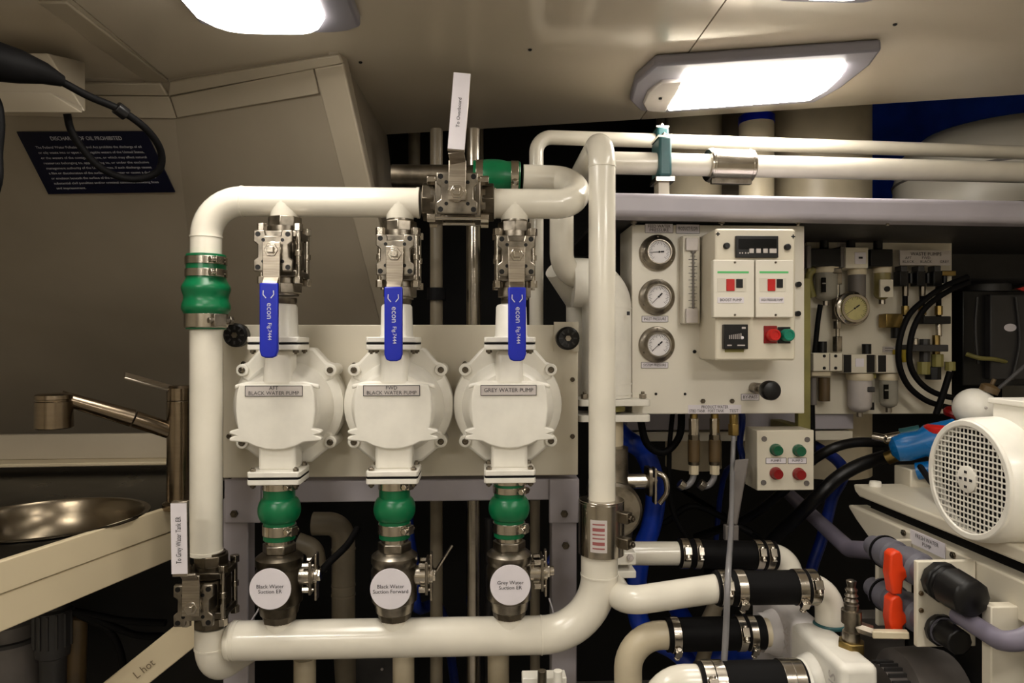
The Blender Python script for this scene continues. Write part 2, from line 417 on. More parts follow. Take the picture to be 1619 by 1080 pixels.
quadtext('heading', 'DISCHARGE OF OIL PROHIBITED', 0.24, 0.79, 0.10, 0.085, 'LEFT', 'ink_light', t)
rows = ['The Federal Water Pollution Control Act prohibits the discharge of oil', 'or oily waste into or upon the navigable waters of the United States,', 'or the waters of the contiguous zone, or which may affect natural',
        'resources belonging to, appertaining to, or under the exclusive', 'management authority of the United States, if such discharge causes', 'a film or discoloration of the surface of the water or causes a sludge',
        'or emulsion beneath the surface of the water. Violators are subject to', 'substantial civil penalties and/or criminal sanctions including fines']
for i, r_ in enumerate(rows): quadtext('text_line', r_, 0.09, 0.91, 0.235 + 0.083 * i, 0.055, 'LEFT', 'ink_light', t)
quadtext('text_line', 'and imprisonment.', 0.09, 0.32, 0.90, 0.055, 'LEFT', 'ink_light', t)
t = thing('wall_bracket', P(80, 178, 1.34), 'cream boxed bracket under the ceiling holding the black cable', 'bracket')
b0 = PZ(-40, 96, ZC); 
k = MB(); k.hexa([P(-40, 176, 1.36), P(135, 176, 1.36), P(135, 176, 1.50), P(-40, 176, 1.50), P(-40, 84, 1.36), P(75, 84, 1.36), P(135, 98, 1.50), P(-40, 98, 1.50)]); k.build('upper_box', 'trim_cream', t, bevel=0.003)
k = MB(); k.hexa([P(-40, 178, 1.30), P(130, 178, 1.30), P(130, 178, 1.36), P(-40, 178, 1.36), P(-40, 146, 1.30), P(78, 146, 1.30), P(130, 168, 1.36), P(-40, 146, 1.36)]); k.build('lower_ledge', 'trim_cream', t, bevel=0.002)
t = thing('black_cable', P(200, 285, 1.30), 'thick black cable with tapered boot looping over the navy notice', 'cable')
pth = spline([P(60, 112, 1.20), P(95, 128, 1.22), P(140, 152, 1.25), P(190, 174, 1.28), P(232, 205, 1.32), P(254, 238, 1.36), P(252, 268, 1.38), P(225, 282, 1.38), P(190, 280, 1.37), P(155, 262, 1.36), P(128, 232, 1.35), P(112, 205, 1.34), P(106, 180, 1.33)], 6)
k = MB(); k.tube(pth, 0.0068, 12); k.build('cord', 'black_rubber', t)
bt = P(-90, 70, 1.10); k = MB(); k.tube(spline([V((bt.x - .30, bt.y - .02, ZC)), V((bt.x - .22, bt.y - .02, ZC - .05)), bt + V((-.06, 0, .01)), bt], 6), .012, 12); k.build('lead', 'black_rubber', t)
k = MB(); k.tube([P(-90, 70, 1.10), P(-20, 94, 1.13), P(30, 105, 1.16), P(70, 116, 1.195), P(98, 128, 1.22)], [0.036, 0.033, 0.027, 0.018, 0.010], 18); k.build('boot', 'black_rubber', t)
k = MB(); k.cyl(P(183, 169, 1.275), P(200, 182, 1.29), 0.0125, n=8); k.build('cord_clip', 'black_plastic', t, bevel=0.002)
k = MB(); hq = P(-60, 100, 1.2); k.tube(spline([V((hq.x - .08, 1.2, ZC)), hq, P(-12, 150, 1.2), P(-1, 190, 1.2), P(-4, 240, 1.2), P(-8, 300, 1.2), P(-50, 370, 1.3), P(-160, 380, 1.5)], 6), 0.008, 12)
tag(k.build('hanging_cable', 'black_rubber'), 'black cable hanging at the extreme left edge of the picture', 'cable')

# ================================================================== sink counter with mixer tap
zt = P(290, 790, 1.5).z
Lf = V((P(-60, 900, 1.05).x - 0.02, 0, zt)); 
fr = PZ(268, 799, zt); fl = PZ(-60, 903, zt); br = PZ(268, 716, zt - 0.0); 
t = thing('sink_counter', V((fl.x, fl.y, 0)), 'cream edged sink counter with black top at the left', 'counter')
dirv = (fr - fl).normalized(); ncn = V((dirv.y, -dirv.x, 0))
fr2 = fr + dirv * 0.07
cx_, cy_ = -0.90, 1.36
bc = PZ(80, 822, zt - 0.006); br_ = 0.16
# worktop split in a ring round the bowl hole is built as a grid of strips
NS = 28
hole = [bc.xy + V((math.cos(2 * PI * i / NS), math.sin(2 * PI * i / NS))) * br_ for i in range(NS)]
bl_ = V((-1.75, fl.y)); outer = [fr2.xy, V((fr2.x - 0.02, 1.93)), V((-1.75, 1.93)), bl_, fl.xy]
def hit(c, d, poly):
    best = None
    for i in range(len(poly)):
        a, b = V(poly[i]), V(poly[(i + 1) % len(poly)]); e = b - a; den = d.x * e.y - d.y * e.x
        if abs(den) < 1e-9: continue
        w = a - c; tt = (w.x * e.y - w.y * e.x) / den; uu = (w.x * d.y - w.y * d.x) / den
        if tt > 0 and -1e-6 <= uu <= 1 + 1e-6 and (best is None or tt < best): best = tt
    return c + d * best
angs = sorted([2 * PI * i / NS for i in range(NS)] + [math.atan2((V(p) - bc.xy).y, (V(p) - bc.xy).x) % (2 * PI) for p in outer])
vs = []; fs = []
for a in angs:
    d = V((math.cos(a), math.sin(a))); h_ = bc.xy + d * br_; o_ = hit(bc.xy, d, outer)
    vs += [V((h_.x, h_.y, zt - 0.004)), V((o_.x, o_.y, zt - 0.004)), V((o_.x, o_.y, zt - 0.03)), V((h_.x, h_.y, zt - 0.03))]
n_ = len(angs)
for i in range(n_):
    j = (i + 1) % n_
    for e in range(4): fs.append((4 * i + e, 4 * j + e, 4 * j + (e + 1) % 4, 4 * i + (e + 1) % 4))
k = MB(); k.add(vs, fs); k.build('worktop', 'counter_black', t)
def fascia(z0, z1, f0, f1, th, name, m='counter_cream'):
    a = fl.lerp(fr2, f0); b = fl.lerp(fr2, f1)
    k = MB(); k.slab([V((a.x, a.y, z0)), V((b.x, b.y, z0)), V((b.x, b.y, z1)), V((a.x, a.y, z1))], th, ncn); return k.build(name, m, t, bevel=0.002)
hz = S(52, 1.07)
fascia(zt - hz, zt, -0.3, 1.0, 0.012, 'edge_band')
fascia(zt - 2.15 * hz, zt - hz - 0.001, -0.3, 0.905, 0.010, 'fascia_panel')
fascia(zt - 2.15 * hz, zt - hz - 0.001, 0.910, 1.0, 0.010, 'fascia_panel')
lo_ = [PL(-60, 740, A, nL), PL(266, 717, A, nL)]
# splash ledge behind the tap
k = MB(); zl = zt + 0.012; k.slab([V((-1.7, 1.80, zl)), V((fr2.x - 0.015, 1.86, zl)), V((fr2.x - 0.015, 1.92, zl)), V((-1.7, 1.92, zl))], 0.010, Z_); k.build('splash_ledge', 'counter_cream', t, bevel=0.003)
k = MB(); k.slab([V((-1.7, 1.90, zl + 0.0102)), V((fr2.x - 0.015, 1.925, zl + 0.0102)), V((fr2.x - 0.015, 1.935, zl + 0.075)), V((-1.7, 1.91, zl + 0.075))], 0.02, -Y_); k.build('splash_board', 'trim_cream', t, bevel=0.002)
# cabinet carcass below: dark back and side
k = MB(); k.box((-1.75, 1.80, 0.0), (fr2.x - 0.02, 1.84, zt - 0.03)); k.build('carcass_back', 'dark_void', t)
k = MB(); k.lathe(bc, Z_, [(-0.10, 0.0), (-0.10, 0.05), (-0.09, 0.105), (-0.06, 0.143), (-0.02, 0.155), (0.0, 0.158), (0.004, 0.170), (0.006, 0.170), (0.006, 0.160), (0.0, 0.156), (-0.02, 0.152), (-0.06, 0.139), (-0.088, 0.10), (-0.096, 0.03), (-0.096, 0.0)], 36)
bo = k.build('sink_bowl', 'sink_steel'); tag(bo, 'round stainless steel sink bowl set in the black counter', 'sink')
bo.parent = None
k = MB(); k.ring(bc - Z_ * 0.096, Z_, 0.012, 0.024, 0.003); k.build('drain', 'cast_dark', bo)
# tap
fb = P(284, 792, 1.44); fb.z = zt - 0.004; fx, fy = fb.x, fb.y
t = thing('mixer_tap', fb, 'brushed nickel kitchen mixer tap with long spout beside the white riser', 'tap')
rt = S(18.5, 1.44); ztop = P(284, 610, 1.44).z
k = MB(); k.lathe(fb, Z_, [(0, rt * 1.35), (0.012, rt * 1.35), (0.016, rt), (ztop - fb.z - 0.03, rt)], 28); k.build('body', 'faucet_nickel', t, bevel=0.0008)
k = MB(); k.lathe(V((fx, fy, ztop - 0.0285)), Z_, [(0, rt), (0.024, rt), (0.029, rt * 0.8), (0.029, 0)], 28); k.build('cap', 'faucet_nickel', t)
k = MB(); s0 = P(276, 683, 1.44); s1 = P(212, 662, 1.40); s2 = P(95, 628, 1.34)
k.cyl(s0, s1, S(13, 1.42), S(13, 1.4), n=22); k.build('spout', 'faucet_nickel', t)
k = MB(); k.cyl(s1.lerp(s2, 0.02), s2, S(13.5, 1.4), S(10.5, 1.36), n=22); hd = k.build('pull_out_spray', 'faucet_nickel', t)
hc = P(85, 650, 1.33); rh = S(29, 1.33) * 0.92
k = MB(); k.lathe(hc - Z_ * 0.018, Z_, [(-0.014, rh * 0.9), (-0.012, rh), (0.036, rh * 0.96), (0.037, rh * 0.90), (0.040, rh * 0.90), (0.041, rh * 0.97), (0.048, rh * 0.95), (0.051, rh * 0.8), (0.051, 0)], 28); k.build('spray_head', 'faucet_nickel', t)
k = MB(); k.beam(P(282, 618, 1.44), P(196, 594, 1.38), 0.019, 0.006, up=V((0, -0.6, 0.8))); k.build('lever', 'brushed', t, bevel=0.002)
# dim fittings under the counter
t = thing('drain_strainer', P(85, 1075, 1.62), 'dark ribbed drain strainer with cap in the gloom under the counter', 'strainer')
a = P(85, 1120, 1.62); k = MB(); hh = S(190, 1.62)
k.lathe(a, Z_, [(0, 0.028), (hh * 0.42, 0.028), (hh * 0.44, 0.036), (hh * 0.5, 0.038), (hh * 0.80, 0.038), (hh * 0.82, 0.032), (hh * 0.96, 0.032), (hh * 0.98, 0.04), (hh * 1.03, 0.04)], 24); k.build('body', 'dark_grey', t)
for i in range(14):
    an = 2 * PI * i / 14; d = V((math.cos(an), math.sin(an), 0)); k = MB(); k.beam(a + d * 0.039 + Z_ * hh * 0.52, a + d * 0.039 + Z_ * hh * 0.79, 0.005, 0.004); k.build('rib', 'dark_grey', t)
t = thing('grey_tank', P(20, 1120, 1.66), 'dull grey banded tank at the lower left under the counter', 'tank')
a = P(15, 1130, 1.66); hh = S(150, 1.66)
k = MB(); k.lathe(a, Z_, [(0, 0.068), (hh * 0.78, 0.068), (hh * 0.8, 0.06), (hh * 0.95, 0.058), (hh, 0.045), (hh, 0)], 28); k.build('body', 'mid_grey', t)
k = MB(); k.ring(a + Z_ * hh * 0.78, Z_, 0.06, 0.073, 0.008); k.build('band', 'dark_grey', t)
for i, (pts, lab) in enumerate([([(118, 966), (160, 975), (200, 982), (262, 985)], 'upper dim black cable running under the counter'), ([(120, 968), (165, 985), (215, 1004), (262, 1006)], 'middle dim black cable running under the counter'), ([(125, 972), (170, 995), (190, 1030), (198, 1080)], 'dim black cable dropping down under the counter')]):
    k = MB(); k.tube(spline([P(x, y, 1.6) for x, y in pts], 6), 0.008, 10); tag(k.build('dim_cable', 'black_rubber'), lab, 'cable', 'cables under the counter')
k = MB(); k.tube([P(118, 1120, 1.64), P(122, 985, 1.64), P(130, 975, 1.66)], 0.022, 14); tag(k.build('drain_pipe', 'brown'), 'dim brown drain pipe beside the ribbed strainer', 'pipe')
# diagonal lath with taped note by the lower left pipe
k = MB(); a = P(318, 985, 1.42); b = P(150, 1120, 1.42); k.beam(a, b, 0.012, 0.058, up=V((0.5, 0.0, 0.6))); t = k.build('diagonal_lath', 'counter_cream', bevel=0.002)
tag(t, 'cream diagonal lath at the lower left with a pencilled note', 'lath')
c_ = a.lerp(b, 0.52) - Y_ * 0.0075; u_ = (a - b).normalized()
text('pencil_note', 'L hot', c_, u_, V((-u_.z, 0, u_.x)), 0.022, 'caulk', t)

# ================================================================== pump station
YM, YH, YB = 1.30, 1.36, 1.42        # header pipes, pump housings, mounting plate
XP = [P(456, 640, YH).x, P(630, 640, YH).x, P(803, 640, YH).x]
XV = [x + 0.010 for x in XP]
zH = P(330, 318, YM).z               # top header axis
zL = P(365, 1013, YM).z              # bottom header axis
RP = 0.0275

# mounting plate and grey steel frame
t = thing('mounting_plate', P(635, 755, YB), 'cream mounting plate behind the three white pumps', 'panel')
bl = P(352, 756, YB); tr = P(914, 514, YB)
k = MB(); k.box((bl.x, YB, bl.z), (tr.x, YB + 0.012, tr.z)); k.build('plate', 'panel_cream', t, bevel=0.002)
for px, py in ((385, 575), (560, 577), (735, 575), (905, 600), (905, 690), (362, 690)):
    screw(P(px, py, YB), -Y_, 0.005, t)
for px, py, nm in ((898, 535, 'round_knob'), (372, 530, 'round_knob')):
    c = P(px, py, YB - 0.03); k = MB(); k.lathe(c + Y_ * 0.03, -Y_, [(0, 0.008), (0.012, 0.008), (0.012, 0.0235), (0.03, 0.0235), (0.034, 0.019), (0.034, 0.008), (0.031, 0.0)], 24); o = k.build(nm, 'black_plastic', t)
    k = MB(); k.cyl(c - Y_ * 0.002, c - Y_ * 0.006, 0.006, n=6); k.build('knob_nut', 'cast_steel', o)
    for a_ in range(8):
        an = a_ * PI / 4; k = MB(); d = V((math.cos(an), 0, math.sin(an))); k.beam(c - Y_ * 0.0045 + d * 0.011, c - Y_ * 0.0045 + d * 0.018, 0.003, 0.003); k.build('knob_grip', 'dark_grey', o)
plate('knob_backplate', 876, 509, 915, 556, YB - 0.004, 0.004, 'panel_cream', t)
t = thing('support_frame', P(635, 1080, YB + 0.03), 'lavender grey steel frame carrying the pump plate', 'frame')
yf = YB + 0.012
def bar(x0, y0, x1, y1, Y, th, nm, bev=0.003):
    a = P(x0, y1, Y); b = P(x1, y0, Y); k = MB(); k.box((a.x, Y, a.z), (b.x, Y + th, b.z)); return k.build(nm, 'lav_frame', t, bevel=bev)
zlow = CZ - 1.39
a = P(354, 796, yf); b = P(916, 757, yf); k = MB(); k.box((a.x, yf, a.z), (b.x, yf + 0.05, b.z)); k.build('crossbar', 'lav_frame', t, bevel=0.003)
for x0, x1 in ((352, 392), (872, 912)):
    a = P(x0, 840, yf); b = P(x1, 796, yf); k = MB(); k.box((a.x, yf + 0.001, 0.0), (b.x, yf + 0.045, b.z + 0.01)); k.build('post', 'lav_frame', t, bevel=0.003)
for x0, x1, xs in ((354, 412, (371,)), (868, 915, (892,))):
    o = bar(x0, 757, x1, 828, yf - 0.006, 0.006, 'gusset')
    for y_ in (812,): hexbolt(P(xs[0], y_, yf - 0.006), -Y_, 0.008, 0.006, o, 'cast_dark')
hexbolt(P(894, 862, yf), -Y_, 0.008, 0.006, t, 'cast_dark')

def ball_valve(name, M, label, body='cast_steel', half=0.072, vinyl=None, sleeve=0.128, up=False, words=None, group='stainless ball valves', hx=0.0, blue=True, deep=0.078, s=1.0, hlen=None, lx=0.0):
    """local frame: flow along z, stem towards -y; M places it in the room"""
    t = thing(name, M @ V((0, 0, -half)), label, 'valve', group)
    def mb(): return MB(M)
    k = mb(); k.lathe((0, 0, -half), Z_, [(0, .025), (.020, .025), (.022, .031), (half - .026, .031), (half - .024, .035), (half + .024, .035), (half + .026, .031), (2 * half - .022, .031), (2 * half - .020, .025), (2 * half, .025)], 28); k.build('body', body, t)
    for z0 in (-half + 0.004, half - 0.026):
        k = mb(); k.cyl((0, 0, z0), (0, 0, z0 + 0.022), 0.031, n=8); k.build('end_hex', body, t, bevel=0.0015)
    for z0 in (-0.041, 0.030):
        k = mb(); k.prism([(-.036, -.03), (-.03, -.036), (.03, -.036), (.036, -.03), (.036, .03), (.03, .036), (-.03, .036), (-.036, .03)], (0, 0, z0), X_, Y_, 0, 0.011); k.build('end_flange', body, t, bevel=0.0015)
    for sx in (-1, 1):
        for sy in (-1, 1):
            k = mb(); x, y = sx * 0.032, sy * 0.030
            k.cyl((x, y, -.050), (x, y, .050), .0052, n=10); k.cyl((x, y, -.054), (x, y, -.041), .0088, n=6); k.cyl((x, y, .041), (x, y, .054), .0088, n=6); k.cyl((x, y, -.004), (x, y, .006), .0075, n=10); k.build('tie_bolt', 'stainless', t, bevel=0.0006)
    k = mb(); k.box((-.021, -deep + .012, -.021), (.021, -.02, .021)); k.build('bonnet', body, t, bevel=0.004)
    # pad with four bored lugs
    w, h = .033, .036
    pad = [(-w, -h), (-w * .45, -h), (-w * .40, -h * .72), (w * .40, -h * .72), (w * .45, -h), (w, -h), (w * 1.02, -h * .45), (w * .80, -h * .30), (w * .80, h * .30), (w * 1.02, h * .45), (w, h), (w * .45, h), (w * .40, h * .72), (-w * .40, h * .72), (-w * .45, h), (-w, h), (-w * 1.02, h * .45), (-w * .80, h * .30), (-w * .80, -h * .30), (-w * 1.02, -h * .45)]
    k = mb(); k.prism(pad, (0, -deep + .014, 0), X_, Z_, 0, .010, -Y_); pd = k.build('mounting_pad', 'cast_steel', t, bevel=0.0018)
    for sx in (-1, 1):
        for sz in (-1, 1):
            for rr, f in ((.0040, .78), (.0026, .50)):
                c = V((sx * w * f, -deep + .0045, sz * h * (f + .02))); k = mb(); k.ring(c, -Y_, rr, rr + .0006, .0012, 12); k.cyl(c, c - Y_ * .0006, rr, n=12); k.build('lug_hole', 'black_plastic', pd)
    k = mb(); k.ring((0, -deep + .004, 0), -Y_, .011, .016, .006); k.build('packing_ring', 'stainless', t, bevel=0.0008)
    k = mb(); k.cyl((0, -deep + .002, 0), (0, -deep - .008, 0), .0125, n=6); k.build('stem_nut', 'stainless', t, bevel=0.001)
    k = mb(); k.cbox((0, -deep - .010, 0), .011, .008, .011); k.build('stem', 'stainless', t, bevel=0.001)
    # lever
    sg_ = 1 if up else -1
    yl = -deep - .002
    k = mb(); k.prism([(-.015, -.014), (.015, -.014), (.0145, .05), (.0145, .055), (-.0145, .055), (-.0145, .05)], (0, yl, 0), X_, Z_ * sg_, 0, .004, -Y_)
    k.beam((0, yl - .002, sg_ * .048), (hx * .2, yl - .016, sg_ * .062), .026, .004, up=-Y_)
    lv = k.build('lever', 'brushed', t, bevel=0.001)
    L0, L1 = .058, .058 + (hlen or sleeve)
    if blue:
        k = mb(); poly = [(-.0155, L0), (.0155, L0), (.0155, L1 - .012), (.0125, L1 - .003), (.006, L1), (-.006, L1), (-.0125, L1 - .003), (-.0155, L1 - .012)]
        k.prism([(a + hx * (b - L0), b) for a, b in poly], (0, yl - .010, 0), X_, Z_ * sg_, 0, .009, -Y_)
        k.build('lever_sleeve', 'blue_vinyl', lv, bevel=0.0022)
        R3 = M.to_3x3(); yy = yl - .0192
        for word, dz, hh_ in words:
            text('sleeve_lettering', word, M @ V((.002, yy, sg_ * (L0 + dz))), R3 @ -Z_, R3 @ X_, hh_, 'ink_light', lv, lift=0.0005)
        k = mb()
        for s_ in (-1, 1):
            pts = [V((s_ * .0085, yy - .0004, sg_ * (L0 + .013))), V((s_ * .009, yy - .0004, sg_ * (L0 + .020))), V((s_ * .004, yy - .0004, sg_ * (L0 + .026)))]
            for p_, q_ in zip(pts, pts[1:]): k.beam(p_, q_, .0014, .0006, up=-Y_)
        k.build('sleeve_arrow', 'ink_light', lv)
    else:
        k = mb(); k.beam((lx, yl - .012, sg_ * L0), (lx + hx, yl - .014, sg_ * L1), .0265, .010, up=-Y_); k.build('lever_sleeve', 'brushed', lv, bevel=0.0015)
        k = mb(); q0 = V((lx + hx * .06, yl - .0185, sg_ * (L0 + .006))); q1 = V((lx + hx * .98, yl - .0205, sg_ * (L1 - .003))); k.beam(q0, q1, .0262, .0012, up=-Y_); lb = k.build('lever_label', 'label_white', lv)
        R3 = M.to_3x3(); ud = R3 @ (q1 - q0).normalized()
        text('label_lettering', words, M @ (q0.lerp(q1, .48) - Y_ * .001), ud, ud.cross(R3 @ Y_), .0125, 'ink', lv, maxw=(L1 - L0) * .62)
    return t
def at(x, y, z): return Matrix.Translation((x, y, z))

zv = P(448, 408, YM).z
names = [('aft black water pump', 'at the left'), ('forward black water pump', 'in the middle'), ('grey water pump', 'at the right')]
for i in range(3):
    ball_valve('ball_valve', at(XV[i], YM, zv + (0.004 if i == 0 else -0.002)), 'steel ball valve with blue lever hanging down above the %s' % names[i][0], half=0.074, words=[('econ', .048, .0145), ('Fig.7444', .083, .0090)])

# ------------------------------------------------------------------ headers
def collar(p, ax, r, w, parent, m='pipe_white', nm='weld_bead'): 
    k = MB(); k.ring(V(p) - V(ax) * w / 2, ax, r - .001, r + .0012, w); return k.build(nm, m, parent)
xr = P(326, 500, YM).x; xe = P(664, 318, YM).x
t = thing('discharge_header', (xr, YM, P(326, 420, YM).z), 'white header pipe with rounded elbow across the top of the left two valves', 'pipe')
k = MB(); k.tube(fillet([(xr, YM, P(326, 414, YM).z), (xr, YM, zH), (xe, YM, zH)], .066, 10), RP, 28); k.build('run', 'pipe_white', t)
collar((xr, YM, zH - .066), Z_, RP, .003, t); collar((xr + .066, YM, zH), X_, RP, .003, t); collar((xe - .003, YM, zH), X_, RP, .005, t)
for x in XV[:2]:
    k = MB(); k.lathe((x, YM, zH), -Z_, [(0.0, .0275), (.024, .0265), (.034, .0245), (.040, .0235), (.041, .0225)], 24); k.build('branch', 'pipe_white', t)
    k = MB(); k.ring((x, YM, zH - .049), Z_, .015, .0225, .009); k.build('branch_thread', 'cast_dark', t)
xs = P(779, 322, YM).x; xu = P(880, 322, YM).x
t = thing('return_bend', (xu, YM, zH), 'white U-bend pipe turning back into the wall right of the top valve', 'pipe')
p0 = V((xu, YM, zH)); p1 = P(876, 283, 1.462); ctr = (p0 + p1) / 2; rad = (p1 - p0) / 2
arc = [ctr - rad * math.cos(PI * j / 14) + X_ * rad.length * .45 * math.sin(PI * j / 14) for j in range(15)]
k = MB(); k.tube([V((xs, YM, zH))] + arc + [P(827, 281, 1.462)], RP, 28); k.build('run', 'pipe_white', t)
collar((xs + .003, YM, zH), X_, RP, .005, t)
k = MB(); k.lathe((XV[2], YM, zH), -Z_, [(0.0, .0275), (.024, .0265), (.034, .0245), (.040, .0235), (.041, .0225)], 24); k.build('branch', 'pipe_white', t)
k = MB(); k.ring((XV[2], YM, zH - .049), Z_, .015, .0225, .009); k.build('branch_thread', 'cast_dark', t)
# top valve: flow along x, lever upward
M_top = at((xe + xs) / 2 + .004, YM, zH + .002)
def flow_x_valve():
    M = M_top; R = Matrix.Rotation(PI / 2, 4, 'Y')
    half = (xs - xe) / 2
    t = thing('ball_valve', M @ V((0, 0, -.04)), 'steel ball valve in the top header with tall white labelled lever reaching the ceiling', 'valve', 'stainless ball valves')
    MR = M @ R
    k = MB(MR); k.lathe((0, 0, -half), Z_, [(0, .027), (.016, .027), (.018, .034), (half - .026, .034), (half - .024, .038), (half + .024, .038), (half + .026, .034), (2 * half - .018, .034), (2 * half - .016, .027), (2 * half, .027)], 28); k.build('body', 'cast_steel', t)
    for z0 in (-half + .002, half - .024):
        k = MB(MR); k.cyl((0, 0, z0), (0, 0, z0 + .022), .036, n=8); k.build('end_hex', 'cast_dark', t, bevel=.0015)
    for z0 in (-.041, .030):
        k = MB(MR); k.prism([(-.038, -.03), (-.03, -.038), (.03, -.038), (.038, -.03), (.038, .03), (.03, .038), (-.03, .038), (-.038, .03)], (0, 0, z0), X_, Y_, 0, .011); k.build('end_flange', 'cast_steel', t, bevel=.0015)
    for sx in (-1, 1):
        for sy in (-1, 1):
            k = MB(MR); x, y = sx * .034, sy * .03
            k.cyl((x, y, -.05), (x, y, .05), .0052, n=10); k.cyl((x, y, -.056), (x, y, -.041), .0088, n=6); k.cyl((x, y, .041), (x, y, .056), .0088, n=6); k.build('tie_bolt', 'stainless', t, bevel=.0006)
    dp = .085
    k = MB(M); k.box((-.022, -dp + .012, -.022), (.022, -.02, .022)); k.build('bonnet', 'cast_steel', t, bevel=.004)
    w, h = .036, .036
    pad = [(-w, -h), (w, -h), (w, -h * .45), (w * .8, -h * .3), (w * .8, h * .3), (w, h * .45), (w, h), (-w, h), (-w, h * .45), (-w * .8, h * .3), (-w * .8, -h * .3), (-w, -h * .45)]
    k = MB(M); k.prism(pad, (0, -dp + .014, 0), X_, Z_, 0, .010, -Y_); pd = k.build('mounting_pad', 'cast_steel', t, bevel=.0018)
    for sx in (-1, 1):
        for sz in (-1, 1):
            for rr, f in ((.0042, .80), (.0028, .52)):
                c = V((sx * w * f, -dp + .0045, sz * h * f)); k = MB(M); k.ring(c, -Y_, rr, rr + .0006, .0012, 12); k.cyl(c, c - Y_ * .0006, rr, n=12); k.build('lug_hole', 'black_plastic', pd)
    k = MB(M); k.ring((0, -dp + .004, 0), -Y_, .011, .0165, .006); k.build('packing_ring', 'stainless', t, bevel=.0008)
    k = MB(M); k.cyl((0, -dp + .002, 0), (0, -dp - .008, 0), .0125, n=6); k.build('stem_nut', 'stainless', t, bevel=.001)
    k = MB(M); k.cbox((0, -dp - .01, 0), .0115, .008, .0115); k.build('stem', 'stainless', t, bevel=.001)
    k = MB(M); yl = -dp - .002; k.prism([(-.015, -.014), (.015, -.014), (.016, .055), (-.014, .055)], (0, yl, 0), X_, Z_, 0, .004, -Y_)
    L1w = P(731, 116, 1.185); L0w = P(721, 240, 1.185)
    k2 = M.inverted()
    k.beam((.002, yl - .001, .05), k2 @ L0w, .027, .004, up=-Y_); lv = k.build('lever', 'brushed', t, bevel=.001)
    k = MB(); k.beam(L0w, L1w, .029, .010, up=-Y_); k.build('lever_sleeve', 'brushed', lv, bevel=.0015)
    k = MB(); a, b = L0w.lerp(L1w, .02) - Y_ * .0060, L0w.lerp(L1w, .985) - Y_ * .0060; k.beam(a, b, .0285, .0012, up=-Y_); k.build('lever_label', 'label_white', lv)
    ud = (b - a).normalized(); text('label_lettering', 'To Overboard', a.lerp(b, .48) - Y_ * .001, ud, ud.cross(Y_), .0085, 'ink', lv)
flow_x_valve()

# ------------------------------------------------------------------ green hose couplings
def coupling(c0, c1, rp, rb, label, clamps, side, bulge=((.34, .70),), m='green_rubber', group='green hose couplings', lobes=1):
    """rubber sleeve from c0 to c1 with one or two rounded bellows lobes and steel band clamps"""
    c0, c1 = V(c0), V(c1); ax = c1 - c0; Ln = ax.length; ax.normalize()
    t = thing('hose_coupling', c1 if c1.z < c0.z else c0, label, 'coupling', group)
    prof = [(0, rp - .001), (.001, rp)]
    b0, b1 = bulge[0]
    n = 18
    for j in range(n + 1):
        f = j / n
        if lobes == 1: amp = math.sin(PI * f) ** .55
        else: amp = 0.50 * min(1, math.sin(PI * f) * 1.6) + .50 * math.sin(PI * lobes * f) ** 2
        prof.append((Ln * (b0 + (b1 - b0) * f), rp + (rb - rp) * amp))
    prof += [(Ln - .001, rp), (Ln, rp - .001)]
    k = MB(); k.lathe(c0, ax, prof, 32); k.build('sleeve', m, t)
    for f, w in clamps: hose_clamp(c0 + ax * Ln * f, ax, rp + .0003, w, t, side)
    return t
coupling((xr, YM, P(326, 403, YM).z), (xr, YM, P(326, 521, YM).z), .0345, .0425, 'green rubber bellows coupling with three steel clamps on the left riser', [(.085, .014), (.25, .014)], V((.8, -.6, 0)), bulge=((.32, .84),), lobes=2)
tb = [o for o in bpy.data.objects if o.name.startswith('hose_coupling')][-1]
cb = V((xr, YM, P(326, 507, YM).z)); k = MB(); k.ring(cb - Z_ * .013, Z_, .034, .0375, .026); o = k.build('bolt_clamp', 'stainless', tb, bevel=.001)
k = MB(); d = V((.78, -.62, 0)); tn = V((.62, .78, 0)); qq = cb + d * .041; k.beam(qq - tn * .012, qq + tn * .012, .022, .012, up=d); k.cyl(qq - tn * .02, qq + tn * .024, .005, n=10); k.cyl(qq + tn * .02, qq + tn * .027, .0085, n=6); k.build('clamp_bolt', 'cast_steel', o, bevel=.001)
for i in range(3):
    c0 = V((XP[i], YM, P(XP[i] * 0 + (447, 626, 800)[i], 752, YM).z)); c1 = V((XP[i], YM, P(620, 850, YM).z))
    coupling(c0, c1, .0285, .0385, 'green rubber coupling with bulging middle under the %s' % names[i][0], [(.14, .015), (.84, .018)] if i < 2 else [(.07, .012), (.22, .012), (.84, .018)], V((.85, -.5, 0)), bulge=((.34, .72),))
ga = P(822, 281, 1.462); gb = P(748, 279, 1.462)
coupling(ga, gb, .033, .0365, 'dark green hose coupling in shadow behind the top valve', [(.12, .016), (.86, .016)], V((0, -.7, -.7)), bulge=((.3, .85),))

